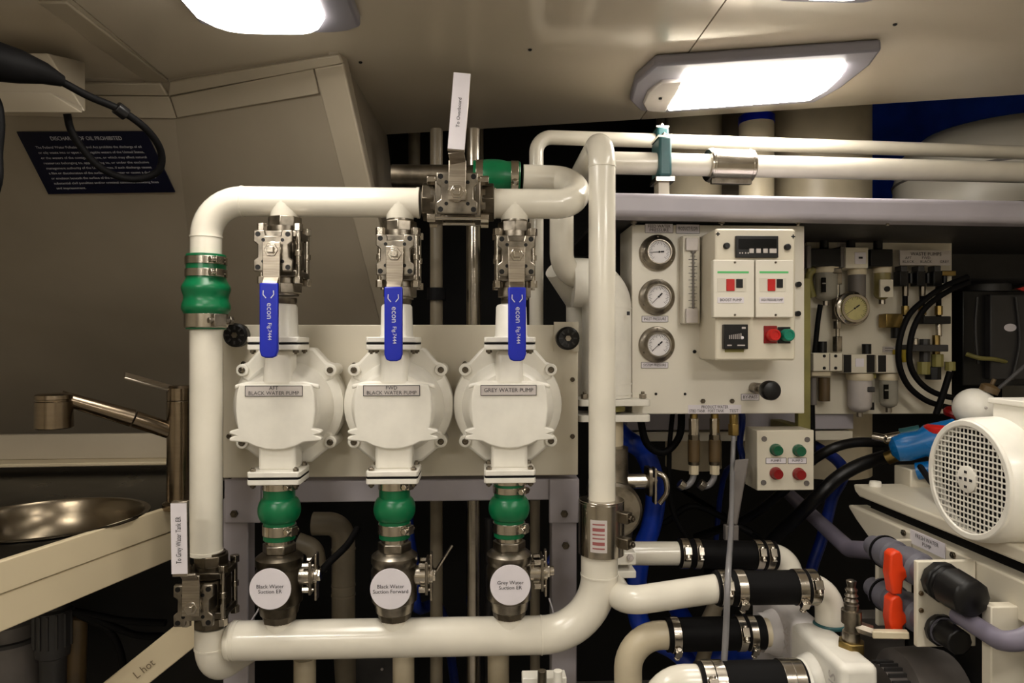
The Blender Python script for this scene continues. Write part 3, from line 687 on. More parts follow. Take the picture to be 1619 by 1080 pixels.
# ------------------------------------------------------------------ the pumps
def pump(i, label, words, lwords):
    x = XP[i]; zc = P(803, 640, YH).z
    M = at(x, YH, zc)
    t = thing('diaphragm_pump', (x, YH, zc - .12), label, 'pump', 'white pumps')
    def mb(): return MB(M)
    # rear housing disc against the plate
    k = mb(); k.lathe((0, YB - YH, 0), -Y_, [(0, .100), (.006, .104), (.050, .107), (.060, .105), (.066, .098), (.070, .086)], 48); k.build('rear_housing', 'pump_white', t)
    # tapering hood up to the upper flange and down to the lower one
    k = mb(); k.prism([(-.086, .052), (-.092, .078), (-.075, .084), (-.050, .112), (.050, .112), (.075, .084), (.092, .078), (.086, .052), (.05, .03), (-.05, .03)], (0, .03, 0), X_, Z_, 0, .040, -Y_); k.build('upper_hood', 'pump_white', t, bevel=.005)
    k = mb(); k.prism([(-.086, -.052), (-.092, -.078), (-.075, -.084), (-.046, -.108), (.046, -.108), (.075, -.084), (.092, -.078), (.086, -.052), (.05, -.03), (-.05, -.03)], (0, .03, 0), X_, Z_, 0, .040, -Y_); k.build('lower_hood', 'pump_white', t, bevel=.005)
    for sx in (-1, 1):
        for sz in (-1, 1):
            k = mb(); k.cyl((sx * .083, .05, sz * .069), (sx * .083, -.016, sz * .069), .012, n=16); lg = k.build('lug', 'pump_white', t, bevel=.002)
            screw(M @ V((sx * .083, -.016, sz * .069)), -Y_, .0062, lg, 'cast_dark', 'lug_screw', h=.004)
    # flow passage: front chamber with shaped cover
    k = mb(); k.lathe((0, -.005, -.002), -Y_, [(0, .090), (.02, .086), (.048, .076), (.060, .074), (.066, .068)], 44); k.build('front_chamber', 'pump_white', t)
    cov = []
    for j in range(21):
        a = math.radians(200 + 140 * j / 20); cov.append((.068 * math.cos(a), -.004 + .066 * math.sin(a) * (1.0 if True else 1)))
    cover = [(-.064, .046), (-.069, .030), (-.071, .0), (-.069, -.022), (-.066, -.034), (-.082, -.038), (-.082, -.043), (-.072, -.046), (-.082, -.050), (-.082, -.056), (-.050, -.059), (-.036, -.066), (-.016, -.0715), (0, -.0725), (.016, -.0715), (.036, -.066), (.050, -.059), (.082, -.056), (.082, -.050), (.072, -.046), (.082, -.043), (.082, -.038), (.066, -.034), (.069, -.022), (.071, 0), (.069, .030), (.064, .046)]
    k = mb(); k.prism(cover, (0, -.066, 0), X_, Z_, 0, .020, -Y_); k.build('front_cover', 'pump_white', t, bevel=.0035)
    k = mb(); k.prism([(-.076, .045), (-.076, .036), (-.064, .040), (.064, .040), (.076, .036), (.076, .045), (.05, .051), (-.05, .051)], (0, -.066, 0), X_, Z_, 0, .010, -Y_); k.build('cover_ears', 'pump_white', t, bevel=.003)
    # upper and lower necks with split flanges (gasket between)
    yn = YM - YH
    k = mb(); k.prism([(-.027, .040), (-.024, .108), (.024, .108), (.027, .040)], (0, yn + .034, 0), X_, Z_, 0, .052, -Y_); k.build('upper_neck', 'pump_white', t, bevel=.010, segs=3)
    k = mb(); k.prism([(-.034, -.112), (-.034, -.02), (.034, -.02), (.034, -.112)], (0, yn + .034, 0), X_, Z_, 0, .050, -Y_); k.build('lower_neck', 'pump_white', t, bevel=.006, segs=3)
    fl_ = [(-.044, -.040), (.044, -.040), (.047, -.035), (.047, .030), (.040, .052), (-.040, .052), (-.047, .030), (-.047, -.035)]
    for z0, nm in ((.1085, 'upper_flange'), (-.1335, 'lower_flange')):
        for dz, h_, m_, n_ in ((0, .010, 'pump_white', nm), (.010, .0035, 'black_rubber', 'gasket'), (.0135, .010, 'pump_white', nm)):
            k = mb(); k.prism([(a * (1 if m_ == 'pump_white' else .985), b) for a, b in fl_], (0, yn, z0 + dz), X_, Y_, 0, h_); k.build(n_, m_, t, bevel=.0015 if m_ == 'pump_white' else 0)
        for bx, by in ((-.038, -.031), (.038, -.031), (.038, .030), (-.038, .030)):
            hexbolt(M @ V((bx, yn + by, z0 if z0 < 0 else z0)), -Z_ if z0 > 0 else Z_ * -1, .0055, .005, t, 'cast_dark', 'flange_bolt')
            if z0 < 0: hexbolt(M @ V((bx, yn + by, z0 + .0235)), Z_, .0055, .005, t, 'cast_steel', 'flange_bolt')
    zt_ = zv - .074 - zc
    k = mb(); k.lathe((0.004, yn, .130), Z_, [(0, .033), (.006, .030), (zt_ - .146, .0285), (zt_ - .142, .026), (zt_ - .140, .020)], 28); k.build('inlet_spigot', 'pump_white', t, bevel=.001)
    k = mb(); k.lathe((0.008, yn, zt_ - .012), Z_, [(0, .021), (.004, .0235), (.012, .0235), (.0125, .022)], 24); k.build('inlet_thread', 'cast_dark', t)
    k = mb(); k.cyl((0, yn, -.150), (0, yn, -.132), .0265, n=24); k.build('outlet_spigot', 'pump_white', t)
    # name plate
    c = M @ V((-.002, -.0865, .0345)); k = MB(); k.prism(rrect(.103, .0195, .001, 1), c, FX, FZ, 0, .0012, FN); pl = k.build('name_plate', 'label_grey', t)
    k = MB()
    for (a, b, w, h_) in ((0, .0092, .102, .0010), (0, -.0092, .102, .0010), (-.0508, 0, .0010, .019), (.0508, 0, .0010, .019)): k.prism([(a - w / 2, b - h_ / 2), (a + w / 2, b - h_ / 2), (a + w / 2, b + h_ / 2), (a - w / 2, b + h_ / 2)], c, FX, FZ, .0012, .0016, FN)
    k.build('plate_border', 'ink', pl)
    for wd_, dz, h_ in words: text('plate_lettering', wd_, c + Z_ * dz - Y_ * .0013, X_, Z_, h_, 'ink', pl, maxw=.09)
    return t
pump(0, 'white water pump marked AFT BLACK WATER PUMP, leftmost of the three', [('AFT', .0048, .0095), ('BLACK WATER PUMP', -.0042, .0095)], None)
pump(1, 'white water pump marked FWD BLACK WATER PUMP, middle of the three', [('FWD', .0048, .0095), ('BLACK WATER PUMP', -.0042, .0095)], None)
pump(2, 'white water pump marked GREY WATER PUMP, rightmost of the three', [('GREY WATER PUMP', 0, .0105)], None)

# ------------------------------------------------------------------ lower suction valves with round tags
tags = [('Black Water', 'Suction ER'), ('Black Water', 'Suction Forward'), ('Grey Water', 'Suction ER')]
for i in range(3):
    x = XP[i]; z1 = P(620, 848, YM).z; z0 = zL + .030
    t = thing('suction_valve', (x, YM, z0), 'steel ball valve body with round white tag reading %s %s' % tags[i], 'valve', 'suction valves'); H = z1 - z0
    k = MB(); k.lathe((x, YM, z0), Z_, [(0, .024), (H * .10, .026), (H * .13, .034), (H * .24, .037), (H * .26, .0415), (H * .62, .0425), (H * .66, .040), (H * .68, .0405), (H * .70, .0425), (H * .78, .0425), (H * .80, .039), (H * .84, .030)], 32); k.build('body', 'cast_dark' if i == 0 else 'cast_steel', t)
    k = MB(); k.cyl((x, YM, z0 + H * .84), (x, YM, z0 + H * .94), .031, n=6); k.build('end_hex', 'cast_steel', t, bevel=.002)
    k = MB(); k.cyl((x, YM, z0 + H * .93), (x, YM, z0 + H * 1.02), .0245, n=20); k.build('hose_tail', 'stainless', t)
    k = MB(); k.lathe((x, YM, z0 + H * .04), Z_, [(0, .030), (.012, .032), (.014, .030)], 8); k.build('bottom_hex', 'cast_dark', t, bevel=.001)
    ct = P((434, 621, 803)[i], (931, 931, 925)[i], YM - .055); ct.x = x
    k = MB(); k.cyl((x, YM - .03, ct.z), (x, YM - .054, ct.z), .014, n=16); k.build('tag_boss', 'cast_dark', t)
    k = MB(); k.lathe((x, YM - .054, ct.z), -Y_, [(0, .036), (.0015, .0365), (.0025, .036)], 40); tg = k.build('round_tag', 'label_white', t)
    text('tag_lettering', tags[i][0], V((x, YM - .0567, ct.z + .0045)), X_, Z_, .0095, 'ink', tg, maxw=.056)
    text('tag_lettering', tags[i][1], V((x, YM - .0567, ct.z - .0045)), X_, Z_, .0095, 'ink', tg, maxw=.062)
    zs = ct.z + .006
    k = MB(); k.lathe((x + .035, YM, zs), X_, [(0, .018), (.030, .018), (.031, .016), (.036, .016)], 20); k.build('side_stem', 'stainless', t)
    k = MB(); k.prism([(-.024, -.030), (.024, -.030), (.024, .030), (-.024, .030)], (x + .058, YM, zs), Y_, Z_, 0, .005, X_); k.build('stop_plate', 'cast_steel', t, bevel=.001)
    for a_, b_ in ((-.017, .022), (.017, .022), (-.017, -.022), (.017, -.022)): hexbolt((x + .046, YM + a_, zs + b_), X_, .0055, .014, t, 'stainless')
    k = MB(); k.cyl((x + .062, YM, zs), (x + .076, YM, zs), .012, n=6); k.build('stem_nut', 'stainless', t, bevel=.001)
    k = MB(); k.prism([(-.010, -.045), (.010, -.045), (.012, 0), (.010, .04), (-.010, .04), (-.012, 0)], (x + .066, YM, zs), Y_, Z_, 0, .004, X_); k.build('stop_lever', 'brushed', t, bevel=.001)
    if i == 0: k = MB(); k.tube(spline([(x + .072, YM + .01, zs), (x + .085, YM + .04, zs + .012), (x + .108, YM + .08, zs + .03), (x + .122, YM + .12, zs + .052)], 6), .007, 10); k.build('handle', 'black_rubber', t)
    elif i == 1: k = MB(); k.beam((x + .074, YM + .01, zs), (x + .105, YM + .03, zs + .045), .004, .018, up=Y_); k.build('handle', 'cast_dark', t, bevel=.001)
    else: k = MB(); k.cyl((x + .076, YM, zs), (x + .084, YM, zs), .009, n=10); k.build('handle', 'stainless', t, bevel=.001)
# ------------------------------------------------------------------ bottom header, elbow and riser
xR = P(951, 700, YM).x; xl0 = P(357, 1013, YM).x; zc_ = P(951, 876, YM).z
t = thing('suction_header', (xl0, YM, zL), 'large white suction header along the bottom with sweeping elbow at its right end', 'pipe')
RL = .0345
pth = fillet([(xl0 + .012, YM, zL), (xR - .004, YM, zL), (xR - .004, YM, zc_)], .110, 14)
k = MB(); k.tube(pth, RL, 32); k.build('run', 'pipe_white', t)
k = MB(); k.lathe((xl0 + .012, YM, zL), -X_, [(0, RL), (.006, RL * .97), (.010, RL * .85), (.012, RL * .5), (.0125, 0)], 32); k.build('end_cap', 'pipe_white', t)
for xx in (xl0 + .013, xl0 + .020): collar((xx, YM, zL), X_, RL, .003, t)
collar((xR - .004, YM, zL + .112), Z_, RL, .003, t); collar((xR - .114, YM, zL), X_, RL, .003, t)
for x in XP:
    k = MB(); k.lathe((x, YM, zL), Z_, [(0, .030), (.026, .0265), (.036, .0245), (.044, .024)], 24); k.build('branch', 'pipe_white', t)
t = thing('pipe_coupling', (xR, YM, zc_), 'grey steel clamp coupling joining the right riser to the elbow', 'coupling')
zc1 = P(951, 790, YM).z; h_ = zc1 - zc_
k = MB(); k.lathe((xR, YM, zc_), Z_, [(0, .0375), (.002, .0425), (h_ - .004, .0425), (h_, .039), (h_, .026)], 36); k.build('shell', 'stainless', t)
k = MB(); k.ring((xR, YM, zc1 - .004), Z_, .026, .0425, .005); k.build('top_rim', 'stainless', t, bevel=.001)
for f in (.28, .74):
    c = V((xR + .034, YM - .030, zc_ + h_ * f)); k = MB(); k.beam(c - V((.010, -.012, 0)), c + V((.012, -.008, 0)), .018, .020); k.build('bolt_lug', 'cast_dark', t, bevel=.002)
    hexbolt(c + V((.012, -.006, 0)), V((.5, -.85, 0)).normalized(), .007, .008, t, 'cast_dark')
k = MB()
for a_, b_ in ((-.0, .0),):
    vs = []; 
    for j in range(9):
        an = math.radians(-128 + 42 * j / 8)
        for zz_ in (.14, .72): vs.append((xR + .0430 * math.cos(an), YM + .0430 * math.sin(an), zc_ + h_ * zz_))
    k.add(vs, [(2 * j, 2 * j + 2, 2 * j + 3, 2 * j + 1) for j in range(8)])
st = k.build('sticker', 'label_grey', t)
k = MB(); vs = []
for r0, r1 in ((.20, .225), (.27, .33), (.38, .405), (.45, .475), (.52, .58), (.63, .655)):
    o_ = len(vs)
    for j in range(7):
        an = math.radians(-122 + 30 * j / 6)
        for zz_ in (r0, r1): vs.append((xR + .0433 * math.cos(an), YM + .0433 * math.sin(an), zc_ + h_ * zz_))
    k.add(vs[o_:], [(2 * j, 2 * j + 2, 2 * j + 3, 2 * j + 1) for j in range(6)])
k.build('sticker_print', 'sticker_red', st)
t = thing('main_riser', (xR, YM, zc1), 'tall white vertical pipe at the centre bending back at its top', 'pipe')
zt2 = P(951, 222, YM).z
k = MB(); k.tube(fillet([(xR + .001, YM, zc1 - .01), (xR + .001, YM, zt2), (xR + .001, YM + .30, zt2)], .050, 10), .0252, 28); k.build('run', 'pipe_white', t)
collar((xR + .001, YM, zt2 - .05), Z_, .0252, .003, t)
# left riser between coupling and bottom valve
t = thing('left_riser', (xr, YM, P(326, 876, YM).z), 'straight white vertical pipe at the left between green coupling and steel valve', 'pipe')
zb = P(326, 876, YM).z; k = MB(); k.cyl((xr, YM, zb), (xr, YM, P(326, 508, YM).z), .0284, n=28); k.build('run', 'pipe_white', t); collar((xr, YM, zb + .004), Z_, .0284, .006, t)
zvl = P(336, 932, YM).z
xv2 = P(334, 930, YM).x
def left_valve():
    M = at(xv2, YM, zvl)
    t = ball_valve('ball_valve', M, 'dark steel ball valve at the bottom left with white labelled lever standing up', body='cast_dark', half=.070, blue=False, up=True, words='To Grey Water Tank ER', hlen=.128, hx=-.001, lx=-.012, deep=.085)
    return t
left_valve()
t = thing('left_elbow', P(330, 1070, YM), 'white pipe elbow below the bottom left valve curving backwards', 'pipe')
k = MB(); k.tube(fillet([(xv2, YM, zvl - .068), (xv2, YM, zvl - .150), (xv2 + .06, YM + .22, zvl - .165)], .05, 10), .0285, 28); k.build('run', 'pipe_white', t); collar((xv2, YM, zvl - .105), Z_, .0285, .003, t)

# ================================================================== overhead pipes and beam at the right
def pipe(name, pts, r, label, m='pipe_white', R=.05, n=22, cat='pipe', group=None, beads=()):
    t = thing(name, V(min(pts, key=lambda p: p[2])), label, cat, group)
    k = MB(); k.tube(fillet(pts, R, 9) if len(pts) > 2 else pts, r, n); k.build('run', m, t)
    for p_, ax in beads: collar(p_, ax, r, .004, t, m)
    return t
a1, b1 = P(875, 217, 1.60), P(1760, 246, 1.66)
dn = P(848, 470, 1.60); dn = V((P(848, 300, 1.60).x, 1.60, P(848, 530, 1.60).z)); tp = V((dn.x, 1.60, a1.z))
t = pipe('thin_pipe', [dn, tp, b1], .0165, 'thin white pipe along the top right with its elbow dropping behind the pumps', R=.035, m='pipe_white')
a2, b2 = P(960, 261, 1.50), P(1760, 276, 1.60)
e2 = P(938, 257, 1.50)
t = pipe('overhead_pipe', [V((e2.x, 1.72, e2.z)), e2, b2], .0245, 'thicker white overhead pipe running right below the thin one', R=.03, m='pipe_white')
def along(a, b, px):  # point of a nearly horizontal pipe at a pixel column
    lo, hi = 0.0, 1.0
    for _ in range(40):
        mid = (lo + hi) / 2; q_ = a.lerp(b, mid) - EYE; u = (q_.x * _c - q_.y * _s) / (q_.x * _s + q_.y * _c) * F + 809.5
        if u < px: lo = mid
        else: hi = mid
    return a.lerp(b, lo)
ax2 = (b2 - a2).normalized()
c0 = along(e2, b2, 1118); c1 = along(e2, b2, 1188)
t = thing('pipe_coupling', c0 - Z_ * .04, 'shiny steel clamp coupling on the overhead pipe', 'coupling')
k = MB(); k.lathe(c0, c1 - c0, [(0, .026), (0, .034), (.003, .0365), ((c1 - c0).length - .003, .0365), ((c1 - c0).length, .034), ((c1 - c0).length, .026)], 36); k.build('shell', 'stainless', t)
for f in (.08, .92):
    p_ = c0.lerp(c1, f); k = MB(); k.ring(p_ - ax2 * .002, ax2, .03, .0378, .004); k.build('rim', 'stainless', t, bevel=.001)
k = MB(); k.beam(c0.lerp(c1, .05) + V((0, -.01, -.038)), c0.lerp(c1, .95) + V((0, -.01, -.038)), .012, .012); k.build('clamp_bar', 'cast_steel', t, bevel=.002)
cg = along(e2, b2, 1046)
t = thing('pipe_clamp', cg - Z_ * .045, 'dark teal double pipe clamp holding both overhead pipes', 'clamp')
cg1 = along(tp, b1, 1044)
w_ = .028
for c_, r_, nm in ((cg, .0245, 'lower_block'), (cg1, .0165, 'upper_block')):
    k = MB(); hw, hh = r_ + .010, r_ + .009
    zt_ = (cg1.z - .0285) if nm == 'lower_block' else c_.z + hh
    zb_ = c_.z - hh if nm == 'lower_block' else cg1.z - .0275
    yfr = c_.y - hw
    k.box((c_.x - w_ / 2, yfr, zb_), (c_.x + w_ / 2, c_.y + hw, zt_)); o = k.build(nm, 'teal', t, bevel=.005)
    k = MB(); k.box((c_.x - w_ / 2 - .001, yfr + .004, zt_ - .0005), (c_.x + w_ / 2 + .001, c_.y + hw - .004, zt_ + .004)); pl = k.build('top_plate', 'stainless', o)
    hexbolt(V((c_.x, yfr + .014, zt_ + .004)), Z_, .006, .005, t, 'stainless')
k = MB(); k.box((cg.x - .02, cg.y - .03, cg.z - .044), (cg.x + .022, cg.y + .03, cg.z - .0336)); k.build('base_plate', 'stainless', t, bevel=.001)
k = MB(); k.box((cg.x - .012, cg.y - .02, cg.z - .10), (cg.x + .012, cg.y + .02, cg.z - .044)); k.build('foot', 'panel_cream', t, bevel=.001)
# lavender box beam
bl_, br2 = P(958, 322, 1.40), P(1760, 337, 1.46)
k = MB(); k.beam(bl_ + Y_ * .03, br2 + Y_ * .03, .06, S(38, 1.42)); o = k.build('box_beam', 'lav_grey', bevel=.012, segs=4); tag(o, 'long lavender grey box beam under the overhead pipes at the right', 'beam')
k = MB(); zsh = bl_.z - S(19, 1.42) + .004
k.slab([(bl_.x, 1.44, zsh), (2.1, 1.50, zsh), (2.1, 2.1, zsh), (bl_.x, 2.1, zsh)], .008, Z_); sh = k.build('shelf_plate', 'dark_grey', o)
for px in (1002, 1141, 1262, 1403): hexbolt(P(px, 346, 1.47) , -Z_, .007, .010, o, 'cast_steel')
# tanks and trunks behind the overhead pipes
def column(px0, px1, py, Y, label, m='pipe_cream', cap=None, name='vent_trunk', zb=1.0):
    c = P((px0 + px1) / 2, py, Y); r = S((px1 - px0) / 2, Y); t = thing(name, (c.x, Y, zb), label, 'trunk', 'trunks behind the pipes')
    k = MB(); k.lathe((c.x, Y, zb), Z_, [(0, r), (c.z - zb, r), (c.z - zb + .004, r * .97)], 32); k.build('shell', m, t)
    if cap: k = MB(); k.lathe((c.x, Y, c.z), Z_, [(0, r * 1.04), (.02, r * 1.04), (.026, r * .9)], 32); k.build('cap', cap, t)
    return t
column(1226, 1372, -20, 2.10, 'broad cream vertical trunk behind the overhead pipes', cap=None)
column(1169, 1223, 196, 1.98, 'narrow cream trunk with blue cap behind the overhead pipes', cap='blue_vinyl')
column(1052, 1140, -40, 2.20, 'shadowed cream trunk right of the teal clamp')
t = thing('storage_tank', P(1620, 300, 2.15), 'big white domed tank in front of the blue screen at the far right', 'tank')
ct = P(1565, 197, 2.02); k = MB(); rT = .30
k.lathe((ct.x + .05, 2.02, ct.z - .28), Z_, [(0, rT), (.12, rT), (.20, rT * .93), (.25, rT * .74), (.275, rT * .4), (.28, 0)], 40); k.build('shell', 'panel_white', t)
k = MB(); k.ring((ct.x + .05, 2.02, ct.z - .17), Z_, rT - .001, rT + .004, .006); k.build('seam', 'mid_grey', t)
a = P(1374, 320, 2.34); k = MB(); k.box((a.x, 2.34, a.z), (2.2, 2.36, ZD)); tag(k.build('blue_screen', 'blue_deep'), 'deep blue screen behind the domed tank at the upper right', 'screen')
a = P(1045, 320, 2.4); b = P(1374, 150, 2.4); k = MB(); k.box((a.x, 2.45, a.z), (b.x, 2.47, ZD)); tag(k.build('rear_board', 'wall_cream'), 'cream board behind the vertical trunks at the upper right', 'board')
# steel pipes in the dark behind the valves
for x0, x1, m_, lab in ((680, 700, 'pipe_shaded', 'cream standpipe, shade in its colour, seen between the left two blue levers'), (737, 760, 'stainless', 'shiny steel standpipe seen behind the middle and right valves')):
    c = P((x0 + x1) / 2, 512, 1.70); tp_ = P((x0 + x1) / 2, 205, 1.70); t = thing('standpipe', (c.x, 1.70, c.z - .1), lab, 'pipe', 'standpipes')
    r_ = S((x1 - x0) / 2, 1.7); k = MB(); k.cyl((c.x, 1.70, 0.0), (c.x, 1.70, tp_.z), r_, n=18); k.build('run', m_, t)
    if m_ == 'pipe_shaded':
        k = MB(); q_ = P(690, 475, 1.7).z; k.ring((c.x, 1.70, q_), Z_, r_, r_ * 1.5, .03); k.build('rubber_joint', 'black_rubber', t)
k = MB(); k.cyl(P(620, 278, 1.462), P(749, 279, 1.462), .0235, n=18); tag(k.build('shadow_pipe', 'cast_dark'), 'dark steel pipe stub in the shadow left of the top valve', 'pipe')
pipe('rear_stub', [V((P(655, 300, 2.1).x, 2.1, ZD)), V((P(655, 300, 2.1).x, 2.1, P(655, 330, 2.1).z))], .018, 'short cream pipe in the dark recess left of the white lever', 'pipe_shaded')
pipe('rear_stub', [V((P(755, 300, 2.1).x, 2.1, ZD)), V((P(755, 300, 2.1).x, 2.1, P(755, 330, 2.1).z))], .018, 'short cream pipe in the dark recess right of the white lever', 'pipe_shaded')

# ================================================================== big white filter line behind the riser
xb_ = P(959, 560, 1.50).x; rb_ = S(39, 1.50)
t = thing('filter_column', (xb_, 1.50, P(959, 662, 1.5).z), 'wide white plastic pipe column with round shoulder behind the central riser', 'pipe')
zt_ = P(959, 447, 1.50).z
k = MB(); k.tube(fillet([(xb_ - .075, 1.50, zt_), (xb_, 1.50, zt_), (xb_, 1.50, P(959, 628, 1.5).z)], .0545, 12), rb_, 30); k.build('run', 'pump_white', t)
for py in (488, 606, 622): collar((xb_, 1.50, P(959, py, 1.5).z), Z_, rb_, .003, t, 'pump_white')
for py in (633, 657):
    z_ = P(959, py, 1.5).z; k = MB(); k.prism(rrect(S(112, 1.5), .11, .012), (xb_ + .008, 1.50, z_), X_, Y_, -.008, .006); k.build('flange', 'pump_white', t, bevel=.001)
for sx in (-1, 1): hexbolt((xb_ + .008 + sx * .062, 1.46, P(959, 628, 1.5).z), Z_, .008, .010, t, 'cast_steel')
k = MB(); k.cyl((xb_, 1.50, P(959, 649, 1.5).z), (xb_, 1.50, P(959, 641, 1.5).z), .04, n=24); k.build('seal', 'olive', t)
k = MB(); k.cyl((xb_, 1.50, P(959, 705, 1.5).z), (xb_, 1.50, P(959, 662, 1.5).z), .036, n=24); k.build('outlet', 'pipe_cream', t)
k = MB(); k.prism([(-.003, 0), (.003, 0), (.003, .008), (-.003, .008)], (xb_ + .036, 1.447, P(980, 500, 1.5).z), X_, Z_, 0, .003, -Y_); k.build('stamp', 'ink', t)
t = pipe('drop_pipe', [P(888, 335, 1.47), P(888, 436, 1.47), P(945, 442, 1.50)], S(19, 1.48), 'cream pipe dropping from the U-bend and turning right in shadow', 'pipe_white', R=.05)
for px in (915, 921, 927): collar(P(px, 437.5, 1.485), V((1, .3, 0)).normalized(), S(19, 1.48), .004, t, 'pipe_white', 'thread_ridge')
t = pipe('reducer_pipe', [P(880, 425, 1.50), P(914, 478, 1.555), P(914, 640, 1.56)], S(19, 1.56), 'white pipe with slanted reducer left of the wide column', 'pump_white', R=.03)
# steel valve below the column
t = thing('strainer_valve', (xb_, 1.46, P(965, 870, 1.46).z), 'grey cast steel valve with round side cover behind the clamp coupling', 'valve')
zc = P(962, 800, 1.46).z
k = MB(); k.lathe((xb_, 1.47, P(962, 870, 1.47).z), Z_, [(0, .045), (.05, .05), (.12, .05), (.15, .044), (.17, .04), (.22, .04)], 30); k.build('body', 'cast_steel', t)
k = MB(); k.lathe((xb_ + .004, 1.47, zc), -Y_, [(0, .058), (.05, .056), (.056, .05), (.058, 0)], 36); k.build('side_cover', 'cast_steel', t)
k = MB(); zs = P(1010, 762, 1.45).z; k.cyl((xb_ + .03, 1.46, zs), (xb_ + .080, 1.46, zs), .016, n=18); k.build('side_stem', 'stainless', t)
k = MB(); k.prism(rrect(.05, .06, .01), (xb_ + .078, 1.46, zs), Y_, Z_, 0, .008, X_); k.build('stop_plate', 'cast_steel', t, bevel=.001)
k = MB(); k.prism([(-.012, -.045), (.012, -.045), (.014, .03), (-.014, .03)], (xb_ + .090, 1.45, zs), Y_, Z_, 0, .005, X_); k.build('stop_lever', 'stainless', t, bevel=.001)
k = MB(); k.tube(spline([(xb_ + .095, 1.45, zs + .02), (xb_ + .112, 1.44, zs + .01), (xb_ + .116, 1.44, zs - .02), (xb_ + .104, 1.45, zs - .045)], 6), .006, 10); k.build('ring_handle', 'stainless', t)
hexbolt((xb_ + .086, 1.46, zs), X_, .010, .01, t)

# ================================================================== water maker panel
YW = 1.50
t = thing('gauge_panel', P(1130, 655, YW), 'cream instrument panel with three gauges and a grey enclosure', 'panel')
a = P(999, 655, YW); b = P(1272, 357, YW)
k = MB(); k.box((a.x, YW, a.z), (b.x, YW + .13, b.z)); k.build('panel_box', 'panel_white', t, bevel=.002)
def label_plate(px0, py0, px1, py1, Y, parent, words=(), frame=True, m='label_white', ink='ink', th=.0012):
    o = plate('label_plate', px0, py0, px1, py1, Y - th, th, m, parent)
    p0 = P(px0, py1, Y - th); p1 = P(px1, py0, Y - th); c = (p0 + p1) / 2; w, h = p1.x - p0.x, p1.z - p0.z
    pr = parent if parent.parent else o
    if frame:
        k = MB()
        for (x_, z_, ww, hh) in ((0, h / 2, w, .0008), (0, -h / 2, w, .0008), (-w / 2, 0, .0008, h), (w / 2, 0, .0008, h)):
            k.box((c.x + x_ - ww / 2, Y - th - .0003, c.z + z_ - hh / 2), (c.x + x_ + ww / 2, Y - th + .0002, c.z + z_ + hh / 2))
        k.build('label_border', 'ink', pr)
    for body, fx, fz, fh, fw in words:
        text('label_lettering', body, V((c.x + w * fx, Y - th, c.z + h * fz)), X_, Z_, h * fh, ink, pr, maxw=w * fw)
    return o
def gauge(c, r, parent, ang, label=None, face='dial_white', depth=.022, rim=.62, body='cast_steel'):
    k = MB(); k.lathe(V(c) + Y_ * 0.0, -Y_, [(-.004, r), (.004, r), (.007, r * .96), (.010, r * .78), (.012, r * .74), (depth, r * .70), (depth + .002, r * .67), (depth + .002, r * rim), (depth - .004, r * (rim - .02))], 40)
    g_ = k.build('gauge', body, parent)
    f = V(c) - Y_ * (depth - .003)
    k = MB(); k.lathe(f + Y_ * .002, -Y_, [(0, r * rim), (.002, r * rim)], 36); k.build('dial', face, g_)
    k = MB()
    for j in range(28):
        an = math.radians(225 - 270 * j / 27); d = V((math.cos(an), 0, math.sin(an))); l0 = .72 if j % 3 else .62
        k.beam(f - Y_ * .0003 + d * r * rim * l0, f - Y_ * .0003 + d * r * rim * .88, .0007, .0004, up=-Y_)
    k.build('scale_marks', 'ink', g_)
    an = math.radians(ang); d = V((math.cos(an), 0, math.sin(an)))
    k = MB(); k.beam(f - Y_ * .0012 - d * r * rim * .25, f - Y_ * .0012 + d * r * rim * .8, .0011, .0006, up=-Y_); k.beam(f - Y_ * .0012 - d * r * rim * .42, f - Y_ * .0012 - d * r * rim * .12, .0032, .0006, up=-Y_); k.cyl(f, f - Y_ * .002, .0022, n=12); k.build('needle', 'ink', g_)
    for j in range(3):
        an = math.radians(90 + 120 * j); d = V((math.cos(an), 0, math.sin(an))); screw(V(c) + d * r * .86 - Y_ * .0078, -Y_, .0022, g_, 'cast_dark', 'flange_screw', .0015)
    return g_
for px, py, an in ((1039, 400, 184), (1038, 470, 225), (1038, 545, 222)): gauge(P(px, py, YW), S(29, YW), t, an, body='cast_steel')
label_plate(1020, 354, 1064, 368, YW, t, [('FEED WATER', 0, .2, .5, .8), ('PRESSURE', 0, -.22, .5, .7)])
label_plate(1069, 355, 1106, 369, YW, t, [('PRODUCT FLOW', 0, 0, .6, .85)])
label_plate(1015, 500, 1056, 509, YW, t, [('INLET PRESSURE', 0, 0, .7, .85)])
label_plate(1014, 573, 1056, 582, YW, t, [('SYSTEM PRESSURE', 0, 0, .7, .85)])
# flow meter
fm = plate('flow_meter', 1080, 372, 1107, 512, YW - .026, .026, 'acrylic', t, bevel=.002)
k = MB(); k.cyl(P(1096, 505, YW - .028), P(1096, 398, YW - .028), .0022, n=10); k.cyl(P(1096, 400, YW - .028), P(1096, 380, YW - .028), .005, n=12); k.cyl(P(1096, 508, YW - .028), P(1096, 492, YW - .028), .005, n=12); k.build('flow_tube', 'mid_grey', fm)
k = MB()
for j in range(17):
    z0 = P(1096, 405 + 5.4 * j, YW - .027); k.box((z0.x - (.010 if j % 2 else .006), YW - .0275, z0.z - .0004), (z0.x + (.008 if j % 2 else .005), YW - .0261, z0.z + .0004))
k.build('scale_marks', 'ink', fm)
for y0, y1 in ((376, 396), (488, 511)):
    k = MB(); a_ = P(1085, y1, YW - .034); b_ = P(1104, y0, YW - .034); k.box((a_.x, YW - .034, a_.z), (b_.x, YW - .027, b_.z)); k.build('end_block', 'label_grey', fm, bevel=.001)
screw(P(1098, 556, YW), -Y_, .004, t, 'black_plastic')
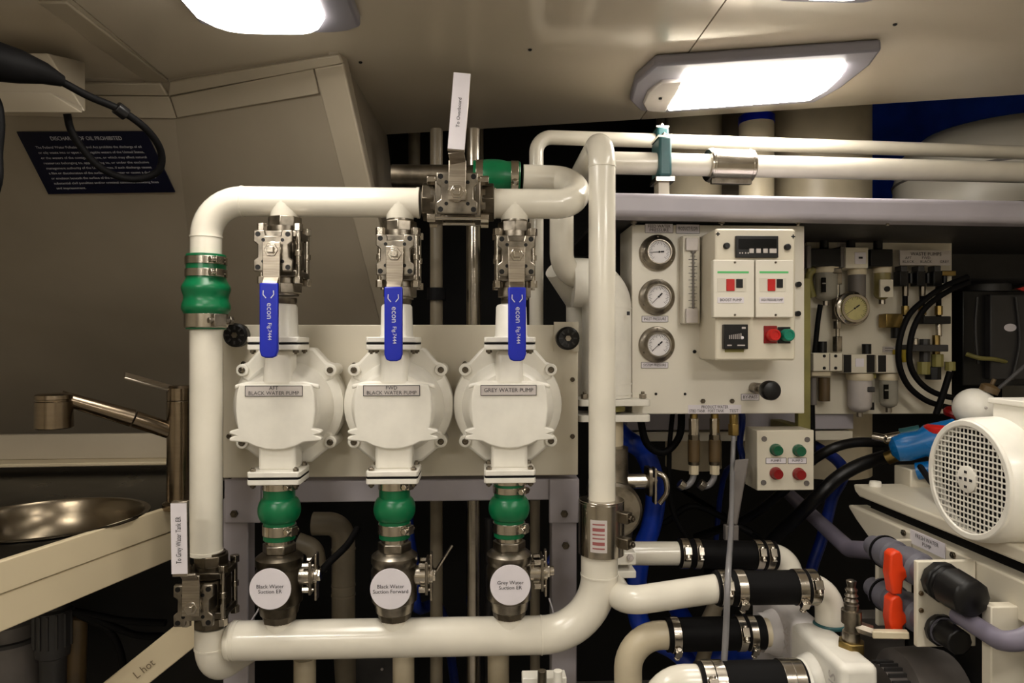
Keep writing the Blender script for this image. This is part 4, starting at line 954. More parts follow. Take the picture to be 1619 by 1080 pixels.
for px in (1037, 1083): screw(P(px, 623, YW), -Y_, .003, t, 'black_plastic')
for px, py in ((1111, 634), (1157, 634)): hexbolt(P(px, py, YW), -Y_, .0055, .004, t, 'cast_dark')
label_plate(1088, 640, 1172, 654, YW, t, [('PRODUCT WATER', 0, .24, .5, .5), ('STBD TANK', -.33, -.22, .5, .3), ('PORT TANK', 0.02, -.22, .5, .3), ('TEST', .36, -.22, .5, .25)], frame=False, m='label_white')
label_plate(1172, 623, 1200, 633, YW, t, [('BY-PASS', 0, 0, .7, .8)])
ck = P(1192, 613, YW); k = MB(); k.lathe(ck, -Y_, [(0, .012), (.03, .012), (.03, .007), (.075, .007)], 20); kn = k.build('needle_valve', 'cast_steel', t)
k = MB(); k.lathe(ck - Y_ * .07, -Y_, [(0, .010), (.004, .0195), (.010, .0205), (.022, .0205), (.027, .018), (.030, .010), (.030, 0)], 24); k.build('knob', 'black_plastic', kn)
for px, py in ((1261, 450), (1260, 496)): k = MB(); k.cyl(P(px, py, YW), P(px, py, YW) - Y_ * .008, .006, n=12); k.build('latch', 'black_plastic', t)
# enclosure with digital meter, two breakers, controller and push buttons
YE = 1.392
a = P(1131, 570, YE); b = P(1258, 362, YE); ec = (a + b) / 2
k = MB(); k.prism(rrect(b.x - a.x, b.z - a.z, .006), (ec.x, YE, ec.z), X_, Z_, 0, -(YW - YE), -Y_); en = k.build('enclosure', 'panel_cream', t, bevel=.004)
for px, py in ((1135, 370), (1254, 374)):
    c = P(px, py, YE); k = MB(); k.cbox(c, .008, .002, .0024); k.cbox(c, .0024, .002, .008); k.build('cross_screw', 'ink', en)
def ep(name, x0, y0, x1, y1, th, m, d=0, bevel=.001, r=0): return plate(name, x0, y0, x1, y1, YE - d - th, th, m, en, bevel, r)
ep('meter', 1164, 373, 1231, 407, .008, 'black_plastic')
ep('meter_screen', 1168, 378, 1228, 394, .001, 'counter_black', .008, 0)
for x0, x1 in ((1185, 1192), (1196, 1203), (1207, 1214), (1217, 1228)): ep('meter_button', x0, 393, x1, 400, .002, 'label_grey', .008, .0005)
for i, x in enumerate((1169, 1173, 1178, 1182)): ep('meter_mark', x, 399, x + 2, 401, .0005, 'label_grey', .008, 0)
for px, py in ((1148, 389), (1244, 391)): k = MB(); c = P(px, py, YE); k.lathe(c, -Y_, [(0, .0065), (.006, .0065), (.008, .005), (.008, 0)], 20); k.build('plug', 'black_plastic', en)
for x0, x1 in ((1128, 1193), (1195, 1255)):
    ep('breaker_cover', x0, 411, x1, 502, .016, 'panel_white', 0, .002); D = .016
    w_ = x1 - x0
    ep('green_stripe', x0 + w_ * .10, 429, x0 + w_ * .86, 432, .0006, 'green_line', D, 0)
    ep('breaker_window', x0 + w_ * .10, 440, x0 + w_ * .80, 461, .0008, 'acrylic', D, 0)
    ep('red_rocker', x0 + w_ * .32, 441, x0 + w_ * .52, 460, .003, 'red', D, .0008)
    ep('black_rocker', x0 + w_ * .56, 441, x0 + w_ * .72, 455, .003, 'black_plastic', D, .0008)
    ep('name_strip', x0 + w_ * .10, 470, x0 + w_ * .74, 479, .0012, 'label_white', D, 0)
    p_ = P(x0 + w_ * .42, 474.5, YE - D - .0012); text('strip_lettering', 'BOOST PUMP' if x0 < 1150 else 'HIGH PRESSURE PUMP', p_, X_, Z_, .0075, 'ink', en, maxw=.044)
    for py in (415, 498): screw(P(x0 + w_ * .52, py, YE - D), -Y_, .0022, en, 'cast_dark', 'cover_screw')
ep('controller', 1145, 513, 1183, 552, .012, 'black_plastic')
ep('controller_mark', 1173, 517, 1179, 520, .0005, 'label_grey', .012, 0); ep('controller_mark', 1150, 545, 1157, 547, .0005, 'label_grey', .012, 0); ep('controller_mark', 1166, 545, 1178, 547, .0005, 'label_grey', .012, 0)
for j in range(7): ep('controller_bar', 1153 + 3.0 * j, 530 - j * .5, 1154.2 + 3.0 * j, 536, .0005, 'label_grey', .012, 0)
k = MB(); c = P(1173, 534, YE - .012); k.lathe(c, -Y_, [(0, .003), (.003, .003), (.004, 0)], 14); k.build('controller_dial', 'label_white', en)
ep('sealant_smear', 1146, 552, 1176, 557, .0008, 'olive', 0, 0)
ep('button_plate', 1208, 515, 1229, 543, .003, 'red_dark'); ep('button_plate', 1230, 517, 1250, 543, .003, 'black_plastic')
for px, m_ in ((1220, 'red'), (1242, 'teal_btn')):
    c = P(px, 530, YE - .003); k = MB(); k.lathe(c, -Y_, [(0, .0125), (.016, .0125), (.019, .0105), (.019, .008), (.017, .0075), (.017, 0)], 24); k.build('push_button', m_, en)

# ------------------------------------------------------------------ fittings below the panel
for i, (x, x2, lab) in enumerate(((1097, 1076, 'steel check valve with brown barrel under the STBD TANK label'), (1130, 1108, 'steel check valve with brown barrel under the PORT TANK label'))):
    Yx = 1.52; t = thing('check_valve', P(x, 760, Yx), lab, 'valve', 'check valves below the panel')
    def seg(y0, y1, r, nm, m_, n=18):
        k = MB(); k.cyl(P(x, y1, Yx), P(x, y0, Yx), S(r, Yx), n=n); return k.build(nm, m_, t, bevel=.001)
    seg(654, 663, 6, 'inlet', 'brass'); seg(661, 689, 8.5, 'steel_body', 'stainless', 8); seg(687, 697, 9.5, 'collar_nut', 'cast_dark', 6); seg(695, 730, 9.5, 'barrel', 'brown'); seg(729, 735, 9, 'lower_ring', 'cast_dark'); seg(733, 750, 8, 'hose_nut', 'pipe_cream', 8)
    k = MB(); k.tube(spline([P(x, 748, Yx), P(x - 2, 758, Yx), P(x - 9, 767, Yx), P(x - 20, 770, Yx)], 6), S(5, Yx), 12); k.build('elbow', 'clear_tube', t)
    k = MB(); k.cyl(P(x2 + 6, 770, Yx), P(x2 - 2, 764, Yx), S(8, Yx), n=8); k.build('elbow_nut', 'cast_steel', t, bevel=.001)
t = thing('sample_tube', P(1145, 1045, 1.33), 'clear grey sample tube hanging from a brass fitting under the TEST label', 'tube')
k = MB(); k.cyl(P(1160, 672, 1.50), P(1160, 655, 1.50), S(7, 1.5), n=8); k.cyl(P(1160, 688, 1.50), P(1160, 670, 1.50), S(9, 1.5), n=6); k.build('fitting', 'brass', t, bevel=.001)
k = MB(); k.tube(spline([P(1160, 686, 1.5), P(1158, 740, 1.47), P(1156, 830, 1.30), P(1151, 910, 1.12), P(1148, 990, 1.10), P(1145, 1046, 1.09)], 6), S(4.2, 1.35), 12); k.build('tube', 'clear_tube', t)
t = thing('cable_conduit', P(1157, 830, 1.44), 'grey flattened conduit hanging beside the clear sample tube', 'conduit')
k = MB(); k.hexa([P(1149, 830, 1.44), P(1166, 830, 1.44), P(1166, 830, 1.455), P(1149, 830, 1.455), P(1162, 727, 1.46), P(1184, 725, 1.46), P(1184, 725, 1.475), P(1162, 727, 1.475)]); k.build('conduit', 'mid_grey', t, bevel=.003)
k = MB(); k.box(tuple(P(1147, 856, 1.44)), tuple(P(1164, 828, 1.456))); k.build('end_sleeve', 'mid_grey', t, bevel=.002)
# push button box
YC = 1.50
t = thing('button_box', P(1240, 775, YC), 'cream control box with two green and two red push buttons', 'control box')
a = P(1197, 776, YC); b = P(1287, 680, YC); k = MB(); k.box((a.x, YC, a.z), (b.x, YC + .07, b.z)); k.build('box', 'panel_cream', t, bevel=.002)
for px, py, m_ in ((1226, 711, 'green_btn'), (1262, 712, 'green_btn'), (1226, 748, 'red_dark'), (1262, 749, 'red_dark')):
    c = P(px, py, YC); k = MB(); k.lathe(c, -Y_, [(0, .0135), (.004, .0135), (.005, .0120), (.013, .0115), (.017, .0105), (.017, .0075), (.016, 0)], 24); k.build('push_button', m_, t)
for px, py in ((1208, 694), (1276, 695), (1207, 763), (1275, 764)):
    c = P(px, py, YC); k = MB(); k.ring(c, -Y_, .0035, .006, .002, 16); k.cyl(c, c - Y_ * .001, .004, n=12); k.build('corner_screw', 'mid_grey', t)
label_plate(1211, 724, 1243, 733, YC, t, [('PUMP 1', 0, 0, .6, .7)]); label_plate(1246, 724, 1275, 733, YC, t, [('PUMP 2', 0, 0, .6, .7)])

# ================================================================== compressed air board at the right
YA = 1.78
t = thing('air_board', P(1400, 655, YA), 'cream backing board carrying the air filters at the right', 'board')
a = P(1276, 655, YA); b = P(1505, 372, YA)
k = MB(); k.box((a.x, YA, a.z), (b.x, YA + .012, b.z)); k.build('board', 'panel_cream', t, bevel=.001)
YF = YA - .03
def fbox(name, x0, y0, x1, y1, m, parent, th=.04, Y=YF, bevel=.002): return plate(name, x0, y0, x1, y1, Y - th / 2, th, m, parent, bevel)
def fcyl(name, x, y0, y1, r, m, parent, Y=YF, prof=None, n=22, bevel=0):
    h = P(x, y0, Y).z - P(x, y1, Y).z; k = MB(); k.lathe(P(x, y1, Y), Z_, [(d * h, S(q_ * r, Y)) for d, q_ in (prof or ((0, 1), (1, 1)))], n); return k.build(name, m, parent, bevel=bevel)
BOWL = ((0, .3), (.04, .55), (.10, .85), (.2, 1), (1, 1))
def air_unit(x0, x1, yh0, yh1, ybowl, label, head='black_plastic', bowl='clear_bowl', knob=True, window=True, knobx=None, collar_m='pipe_cream'):
    xm = (x0 + x1) / 2; t = thing('air_filter', P(xm, ybowl, YF), label, 'filter', 'air treatment units'); w = x1 - x0
    fbox('head', x0, yh0, x1, yh1, head, t, .061)
    if knob: fcyl('knob', knobx or xm, yh0 - 16, yh0, 7, 'black_plastic', t, bevel=.001)
    fcyl('collar', xm, yh1, yh1 + 11, w * .40, collar_m, t, prof=((0, .96), (.2, 1), (.8, 1), (1, .92)))
    bw = fcyl('bowl', xm, yh1 + 10, ybowl, w * .36, bowl, t, prof=BOWL)
    if window:
        yw = YF - S(w * .36, YF) - .002
        plate('sight_window', xm - 6, yh1 + 18, xm, ybowl - 14, yw, .006, 'counter_black', bw); plate('sight_mark', xm - 6, yh1 + 26, xm, yh1 + 28, yw - .001, .002, 'clear_bowl', bw)
    fcyl('drain_nut', xm, ybowl, ybowl + 7, 5, 'cast_steel', t, n=8)
    return t
u = air_unit(1282, 1330, 393, 421, 476, 'black headed air filter with clear bowl, top left on the air board', knobx=1303)
fbox('head_spacer', 1329, 389, 1336, 423, 'mid_grey', u, .045)
u = air_unit(1337, 1373, 391, 424, 478, 'white headed air regulator in the top row of the air board', head='panel_cream', bowl='mid_grey', window=False, knobx=1345)
yf_ = YF - .0325; plate('head_label', 1352, 399, 1369, 417, yf_, .002, 'label_white', u); plate('head_mark', 1358, 406, 1364, 409, yf_ - .001, .001, 'ink', u)
u = air_unit(1377, 1412, 394, 421, 474, 'black headed lubricator with amber bowl, top right on the air board', bowl='amber_bowl', window=False, knobx=1388)
plate('adjust_plate', 1392, 442, 1412, 470, YF - .032, .006, 'panel_cream', u); c = P(1402, 457, YF - .034); k = MB(); k.lathe(c, -Y_, [(0, .007), (.004, .007), (.005, 0)], 14); k.build('adjust_screw', 'black_plastic', u)
u = air_unit(1386, 1424, 561, 590, 645, 'clear bowl air filter with dark sight window, bottom right on the air board', head='panel_cream', knob=False)
for x0, x1 in ((1389, 1401),): plate('head_slot', x0, 562, x1, 588, YF - .033, .004, 'black_plastic', u)
u = air_unit(1334, 1384, 560, 590, 652, 'white air regulator with slim cup in the bottom row of the air board', head='panel_cream', bowl='label_grey', window=False, knob=True, knobx=1370)
for x0, x1 in ((1335, 1346), (1371, 1383)): plate('head_slot', x0, 561, x1, 589, YF - .033, .004, 'black_plastic', u)
plate('head_label', 1353, 567, 1366, 580, YF - .0325, .002, 'label_white', u)
t = thing('valve_block', P(1308, 590, YF), 'cream four screw valve block at the lower left of the air board', 'valve')
fbox('block', 1286, 558, 1332, 587, 'panel_cream', t, .061)
for px in (1303, 1321):
    for py in (563, 582): screw(P(px, py, YF - .0305), -Y_, .004, t, 'black_plastic')
fbox('split', 1311.5, 559, 1312.5, 586, 'ink', t, .0625, bevel=0)
fcyl('cap', 1300, 540, 558, 7, 'black_plastic', t); fbox('under_rail', 1284, 587, 1314, 595, 'pipe_cream', t, .04)
fcyl('solenoid', 1303, 597, 634, 9, 'brown', t); fcyl('stem', 1286, 597, 640, 5, 'mid_grey', t)
t = thing('air_gauge', P(1347, 516, YF), 'cream faced air pressure gauge on a steel stem at the middle of the air board', 'gauge')
gauge(P(1347, 488, YF - .012), S(28, YF), t, 215, face='dial_yellow', rim=.80, body='stainless', depth=.016)
k = MB(); k.cyl(P(1324, 540, YF), P(1324, 432, YF), S(3.5, YF), n=12); k.build('stem_tube', 'stainless', t)
for y0, y1, r in ((432, 450, 8), (470, 505, 9), (508, 520, 7), (532, 556, 8)): fcyl('stem_nut', 1324, y0, y1, r, 'cast_steel', t, n=6, bevel=.001)
k = MB(); k.cyl(P(1324, 488, YF), P(1347, 488, YF), S(5, YF), n=12); k.build('side_tube', 'stainless', t)
for pts, r, lab in (([(1297, 482), (1293, 510), (1288, 560)], 4, 'short black air hose at the left of the air board'), ([(1285, 470), (1278, 440), (1286, 425)], 6, 'olive green air hose curling at the left of the air board')):
    k = MB(); k.tube(spline([P(x, y, YF) for x, y in pts], 6), S(r, YF), 10); tag(k.build('air_hose', 'black_rubber' if r == 4 else 'olive'), lab, 'hose', 'air hoses')
t = thing('waste_pump_manifold', P(1465, 500, YF), 'row of three black air solenoid valves under the WASTE PUMPS label', 'valve')
lp = plate('title_plate', 1423, 396, 1504, 419, YF - .02, .004, 'label_grey', t)
yy = YF - .0205
text('title_lettering', 'WASTE PUMPS', P(1464, 402, yy), X_, Z_, .0125, 'ink', lp)
for px, wds in ((1436, ('AFT', 'BLACK')), (1464, ('FWD', 'BLACK')), (1493, ('', 'GREY'))):
    for j, w_ in enumerate(wds):
        if w_: text('title_lettering', w_, P(px, 408 + 6 * j, yy), X_, Z_, .010, 'ink', lp)
for x in (1431, 1458, 1484):
    fbox('coil', x - 8, 428, x + 6, 452, 'black_plastic', t, .03); fbox('coil_head', x - 6, 420, x + 4, 430, 'dark_grey', t, .03); fcyl('pilot', x + 9, 432, 448, 4, 'black_plastic', t)
    fcyl('fitting', x, 450, 468, 5, 'cast_dark', t, n=8); fcyl('tube', x, 466, 500, 4, 'black_rubber', t); fcyl('elbow_fitting', x, 484, 498, 6, 'brass', t, n=8)
fbox('side_fitting', 1490, 428, 1512, 436, 'brass', t, .02); fbox('cross_bar', 1460, 500, 1504, 512, 'black_plastic', t, .03)
t = thing('brass_cube_valve', P(1412, 520, YF), 'small brass cube fitting right of the air gauge', 'valve')
fbox('cube', 1401, 496, 1428, 518, 'brass', t, .035); fcyl('foot', 1418, 518, 535, 9, 'black_plastic', t)
t = thing('brass_manifold', P(1475, 600, YF), 'cluster of brass and olive fittings inside the hose loops', 'fitting')
for x, y0, y1, r, m_ in ((1447, 535, 552, 5, 'stainless'), (1462, 536, 575, 8, 'dark_grey'), (1480, 530, 560, 6, 'brass'), (1482, 560, 580, 9, 'olive'), (1460, 572, 592, 10, 'olive'), (1475, 580, 600, 12, 'black_plastic'), (1502, 572, 586, 8, 'olive'), (1484, 512, 532, 5, 'stainless')): fcyl('fitting', x, y0, y1, r, m_, t, n=8, bevel=.001)
fbox('back_bar', 1440, 545, 1500, 556, 'dark_grey', t, .061)
fbox('yellow_tag', 1429, 553, 1443, 573, 'yellow', t, .05)
YQ = YF - .045
for pts, lab in (([(1530, 438), (1495, 452), (1462, 474), (1436, 500), (1422, 540), (1422, 578), (1436, 610), (1462, 632), (1490, 642), (1520, 648)], 'outer black hose of the big loop across the air board'), ([(1532, 446), (1500, 460), (1466, 484), (1446, 515), (1438, 550), (1440, 580), (1455, 605), (1480, 622), (1520, 632)], 'inner black hose of the big loop across the air board')):
    k = MB(); k.tube(spline([P(x, y, YQ) for x, y in pts], 6), S(4.6, YQ), 12); tag(k.build('loop_hose', 'black_rubber'), lab, 'hose', 'loop hoses')
for i, pts in enumerate(([(1502, 588), (1492, 620), (1480, 655)],)):
    k = MB(); k.tube([P(x, y, YQ - .01) for x, y in pts], S(5, YQ), 10); tag(k.build('loop_hose', 'black_rubber'), 'straight black hose crossing the two hose loops', 'hose', 'loop hoses')
a = P(1262, 688, 1.62); b = P(1282, 440, 1.62); k = MB(); k.box((a.x, 1.62, a.z), (b.x, 1.64, b.z)); k.box((a.x, 1.64, a.z), (b.x, YA, a.z + .02)); tag(k.build('olive_post', 'olive', bevel=.002), 'olive painted upright strip right of the gauge panel', 'post')
k = MB(); k.tube([P(1282, 600, YA - .02), P(1284, 735, YA - .03)], S(6, 1.66), 10); tag(k.build('black_conduit', 'black_rubber'), 'black vertical conduit below the air board at its left', 'conduit')
t = thing('rear_rail', P(1200, 697, YA + .02), 'pale double rail running low behind the panels', 'rail')
a = P(990, 680, YA + .02); b = P(1347, 656, YA + .02); k = MB(); k.box((a.x, YA + .012, a.z), (b.x, YA + .06, b.z + .01)); k.build('upper_rail', 'lav_frame', t, bevel=.002)
a = P(990, 698, YA + .02); b = P(1347, 681, YA + .02); k = MB(); k.box((a.x, YA + .015, a.z), (b.x, YA + .06, b.z)); k.build('lower_rail', 'panel_cream', t, bevel=.002)
screw(P(1336, 673, YA + .02), -Y_, .005, t, 'black_plastic')
a = P(1480, 450, 2.0); b = P(1800, 380, 2.0); k = MB(); k.box((a.x, 2.0, a.z), (2.2, 2.2, b.z + .02)); tag(k.build('shadowed_duct', 'dark_grey', bevel=.02), 'duct with shadow in its grey colour above the black cabinet at the right edge', 'duct')  # dark grey carries the shadow that lies on this duct
# dark switchgear to the right of the board
t = thing('black_cabinet', P(1580, 600, 1.85), 'black electrical cabinet with a white sticker at the right edge', 'cabinet')
a = P(1522, 610, 1.90); b = P(1720, 460, 1.90); k = MB(); k.box((a.x, 1.90, a.z), (b.x, 2.1, b.z)); k.build('body', 'black_plastic', t, bevel=.003)
a = P(1566, 600, 1.88); b = P(1720, 466, 1.88); k = MB(); k.box((a.x, 1.88, a.z), (b.x, 1.905, b.z)); k.build('door', 'dark_grey', t, bevel=.003)
k = MB(); c = P(1597, 518, 1.88); k.prism([(.018 * math.cos(a_ * PI / 8), .011 * math.sin(a_ * PI / 8)) for a_ in range(16)] , c, X_, Z_, 0, .001, -Y_); k.build('sticker', 'label_white', t)
k = MB(); c = P(1612, 457, 1.86); k.prism([(-.014, 0), (.03, -.012), (.03, .012)], c, X_, Z_, 0, .008, -Y_); k.build('red_tab', 'red', t)
a = P(1545, 455, 1.88); b = P(1600, 440, 1.88); k = MB(); k.lathe(P(1560, 462, 1.95), Z_, [(0, .06), (.02, .06), (.03, .05)], 24); k.build('lamp_base', 'dark_grey', t)

# ================================================================== motor skid at the right (runs in depth)
XS = .80
def pxs(pts, X=XS): return [PX(x, y, X) for x, y in pts]
t = thing('motor_skid', PX(1480, 980, XS), 'cream painted motor skid running towards the viewer at the right', 'skid')
far = PX(1350, 790, XS); near_y = .55
def ztop(py, px=1350): return PX(px, py, XS).z
zu0 = PX(1365, 790, XS).z; zu1 = PX(1360, 768, XS).z; zl1 = PX(1348, 791, XS).z - .004; zl0 = PX(1352, 828, XS).z
k = MB(); k.prism([(near_y, zu0 + .004), (far.y - .03, zu0 + .004), (far.y - .012, zu0 + .012), (far.y - .005, zu1), (near_y, zu1)], (0, 0, 0), Y_, Z_, XS - .005, XS + .45, X_); k.build('upper_tray', 'panel_cream', t, bevel=.004)
k = MB(); k.prism([(near_y, zl0 - .02), (far.y - .10, zl0 - .02), (far.y - .03, zl0 + .015), (far.y, zl1 - .01), (far.y, zl1 - .004), (near_y, zl1 - .004)], (0, 0, 0), Y_, Z_, XS - .012, XS + .03, X_); lo_b = k.build('lower_beam', 'panel_cream', t, bevel=.004)
k = MB(); k.box((XS + .02, near_y, zl1 - .01), (XS + .40, far.y - .03, zu0 + .006)); k.build('dark_gap', 'black_rubber', t)  # black filler, its colour stands for the shade in the gap
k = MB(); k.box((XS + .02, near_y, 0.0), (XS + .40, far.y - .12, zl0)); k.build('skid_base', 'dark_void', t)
c = PX(1384, 766, XS + .03); k = MB(); k.lathe(V((c.x, c.y, zu1)), Z_, [(0, .013), (.010, .011), (.012, 0)], 14); k.build('tray_stud', 'pump_white', t)
# rating plate on the beam
q4 = [PX(x, y, XS - .0125) for x, y in ((1440, 838), (1495, 866), (1495, 882), (1440, 850))]
zmid = (q4[0].z + q4[2].z) / 2; y0_, y1_ = q4[0].y, q4[1].y
pz0, pz1 = zl1 - .012, zl0 - .012
k = MB(); k.box((XS - .0138, y1_, zmid - .013), (XS - .0122, y0_, zmid + .013)); pl = k.build('rating_plate', 'label_white', t)
for j, w_ in enumerate(('FRESH WATER', 'PUMP')): text('plate_lettering', w_, V((XS - .0138, (y0_ + y1_) / 2, zmid + .005 - .010 * j)), -Y_, Z_, .010, 'ink', pl, maxw=abs(y1_ - y0_) * .8)
for yy_ in (y0_ + .02, y1_ - .02): hexbolt(V((XS - .012, yy_, zmid)), -X_, .006, .004, t, 'cast_dark')
# the motor
XG = .765
gc = PX(1532, 762, XG); RG = .0935
gc.z = (PX(1545, 664, XG).z + PX(1545, 861, XG).z) / 2
ya_, yb_ = PX(1467, 760, XG).y, PX(1603, 760, XG).y; gc.y = (ya_ + yb_) / 2; RG = abs(ya_ - yb_) / 2 * 1.0
t = thing('electric_motor', V((gc.x + .15, gc.y, gc.z - RG)), 'large white electric motor with round mesh fan cowl facing left', 'motor')
rs = RG * 1.03
k = MB(); k.lathe(V((XG + .004, gc.y, gc.z)), X_, [(.014, RG * .84), (.001, RG * .90), (0, RG * .97), (.006, RG), (.075, RG * 1.04), (.078, RG * 1.0), (.40, RG * 1.0), (.41, RG * .8)], 48); k.build('cowl', 'pump_white', t)
k = MB(); k.lathe(V((XG + .015, gc.y, gc.z)), X_, [(0, RG * .86), (.001, RG * .86)], 40); k.build('cowl_inside', 'black_plastic', t)
# mesh grille made of crossing wires
k = MB(); N = 9; 
for j in range(-N, N + 1):
    o_ = j * RG * .88 / (N + .5); h_ = math.sqrt(max(0, (RG * .885) ** 2 - o_ ** 2))
    k.beam(V((XG + .0015, gc.y + o_, gc.z - h_)), V((XG + .0015, gc.y + o_, gc.z + h_)), 0.0024, .0010, up=X_)
    k.beam(V((XG + .0005, gc.y - h_, gc.z + o_)), V((XG + .0005, gc.y + h_, gc.z + o_)), .0024, .0010, up=X_)
tag(k.build('grille_wires', 'pump_white', t), kind='stuff')
k = MB(); k.ring(V((XG - .002, gc.y, gc.z)), X_, RG * .86, RG * .97, .008, 44); k.build('grille_rim', 'pump_white', t, bevel=.002)
k = MB(); k.lathe(V((XG + .003, gc.y, gc.z)), -X_, [(0, RG * .22), (.0045, RG * .22), (.0055, RG * .19)], 20); hb = k.build('grille_hub', 'pump_white', t)
for a_ in range(4):
    an = a_ * PI / 2; c = V((XG - .0026, gc.y + RG * .12 * math.cos(an), gc.z + RG * .12 * math.sin(an))); k = MB(); k.cbox(c, .001, .006, .004); k.build('hub_slot', 'ink', hb)
k = MB(); k.cbox(V((XG - .0026, gc.y, gc.z)), .001, .005, .006); k.build('hub_slot', 'ink', hb)
k = MB(); x0_ = XG + .14
tb0 = PX(1568, 690, XG + .05); tb1 = PX(1660, 636, XG + .05)
k.box((XG + .05, .80, gc.z + RG * .85), (XG + .30, PX(1568, 660, XG + .05).y, PX(1572, 636, XG + .05).z)); tbx = k.build('terminal_box', 'pump_white', t, bevel=.004)
k = MB(); zt_ = PX(1572, 636, XG + .05).z; k.box((XG + .046, .79, zt_ - .002), (XG + .304, PX(1568, 660, XG + .05).y + .004, zt_ + .007)); k.build('terminal_lid', 'pump_white', t, bevel=.002)
k = MB(); k.box((XG + .10, gc.y - .07, zu1), (XG + .34, gc.y + .07, gc.z - RG * .8)); k.build('motor_foot', 'pump_white', t, bevel=.004)
# second motor behind, accumulator, blue pump
X2 = .94
g2 = PX(1562, 738, X2); g2.y += 0.0; R2 = .085
t = thing('electric_motor', V((g2.x + .1, g2.y, g2.z - R2)), 'second white motor mostly hidden behind the large one, its mesh just showing', 'motor')
k = MB(); k.lathe(V((X2, g2.y, g2.z)), X_, [(0, R2 * .92), (0, R2 * .98), (.006, R2), (.2, R2)], 36); k.build('cowl', 'pump_white', t)
k = MB(); k.cyl(V((X2 - .0005, g2.y, g2.z)), V((X2 + .001, g2.y, g2.z)), R2 * .9, n=32); k.build('cowl_inside', 'black_plastic', t)
k = MB()
for j in range(-9, 10):
    o_ = j * R2 * .9 / 9.5; h_ = math.sqrt(max(0, (R2 * .9) ** 2 - o_ ** 2))
    k.beam(V((X2 - .002, g2.y + o_, g2.z - h_)), V((X2 - .002, g2.y + o_, g2.z + h_)), .003, .003, up=X_); k.beam(V((X2 - .003, g2.y - h_, g2.z + o_)), V((X2 - .003, g2.y + h_, g2.z + o_)), .003, .003, up=X_)
tag(k.build('grille_wires', 'pump_white', t), kind='stuff')
sp = P(1541, 645, 1.42); t = thing('pressure_vessel', sp - Z_ * .045, 'white ball shaped pressure vessel with brown cap above the motor', 'vessel')
k = MB(); k.ball(sp, S(32, 1.42), 28, 18); k.build('vessel', 'pump_white', t)
k = MB(); c = sp + V((.020, -.012, .034)); k.lathe(c, V((.3, -.2, .9)), [(0, .018), (.012, .018), (.016, .012), (.018, .004), (.030, .004)], 18); k.build('cap', 'brown', t)
for dx, dz in ((-.006, .004), (.014, -.002)): screw(sp + V((dx, -S(32, 1.42) * .97, dz)), -Y_, .003, t, 'label_grey')
k = MB(); k.tube(spline([P(1565, 625, 1.40), P(1590, 605, 1.40), P(1625, 575, 1.40), P(1680, 530, 1.40)], 5), .004, 8); tag(k.build('thin_cable', 'dark_grey'), 'thin dark cable rising right from the white ball vessel', 'cable')
t = thing('blue_pump', PX(1450, 730, .84), 'small bright blue pump with red cap behind the big motor', 'pump')
k = MB(); c0, c1 = P(1408, 712, 1.44), P(1500, 692, 1.40); k.lathe(c0, c1 - c0, [(0, .012), (.010, .026), (.030, .030), (.060, .028), (.075, .036), (.13, .036)], 26); k.build('casing', 'blue_pump', t)
k = MB(); k.lathe(P(1486, 684, 1.40), Z_, [(0, .028), (.004, .030), (.012, .030), (.016, .024), (.017, 0)], 24); k.build('red_cap', 'red', t)
k = MB(); k.cyl(P(1478, 730, 1.40), P(1520, 718, 1.36), .02, n=18); k.build('shaft_housing', 'stainless', t)
k = MB(); k.cyl(P(1450, 745, 1.42), P(1505, 738, 1.38), .018, n=18); k.build('lower_casing', 'blue_pump', t)
k = MB(); k.box(tuple(P(1440, 800, 1.42) + V((0, 0, -.02))), tuple(P(1500, 742, 1.42) + V((0, .06, 0)))); k.build('foot', 'panel_cream', t, bevel=.003)
t = thing('inlet_fitting', P(1395, 715, 1.52), 'greenish brass inlet fittings left of the blue pump', 'fitting')
for x0, y0, x1, y1, r, m_ in ((1398, 695, 1425, 690, 9, 'stainless'), (1424, 690, 1456, 684, 13, 'teal'), (1402, 725, 1425, 716, 11, 'brass'), (1380, 690, 1400, 694, 7, 'stainless')):
    k = MB(); k.cyl(P(x0, y0, 1.52), P(x1, y1, 1.50), S(r, 1.5), n=10); k.build('nut', m_, t, bevel=.001)
for pts, r, lab in (([(1400, 722), (1360, 735), (1325, 755), (1290, 788), (1245, 832), (1190, 880), (1120, 905)], 11, 'thick glossy black hose curving left below the blue pump'), ([(1395, 700), (1350, 700), (1310, 712), (1270, 740), (1240, 775), (1180, 820), (1100, 850)], 8, 'thinner black hose arching above the thick one by the blue pump')):
    k = MB(); k.tube(spline([P(x, y, 1.56 + max(0, 1290 - x) * .0022) for x, y in pts], 6), S(r, 1.56), 12); tag(k.build('suction_hose', 'black_plastic'), lab, 'hose', 'black hoses by the blue pump')
k = MB(); k.tube(spline([P(1455, 738, 1.36), P(1475, 765, 1.28), P(1500, 785, 1.2)], 5), .006, 8); tag(k.build('motor_cable', 'black_rubber'), 'black cable on the skid beside the mesh cowl', 'cable')

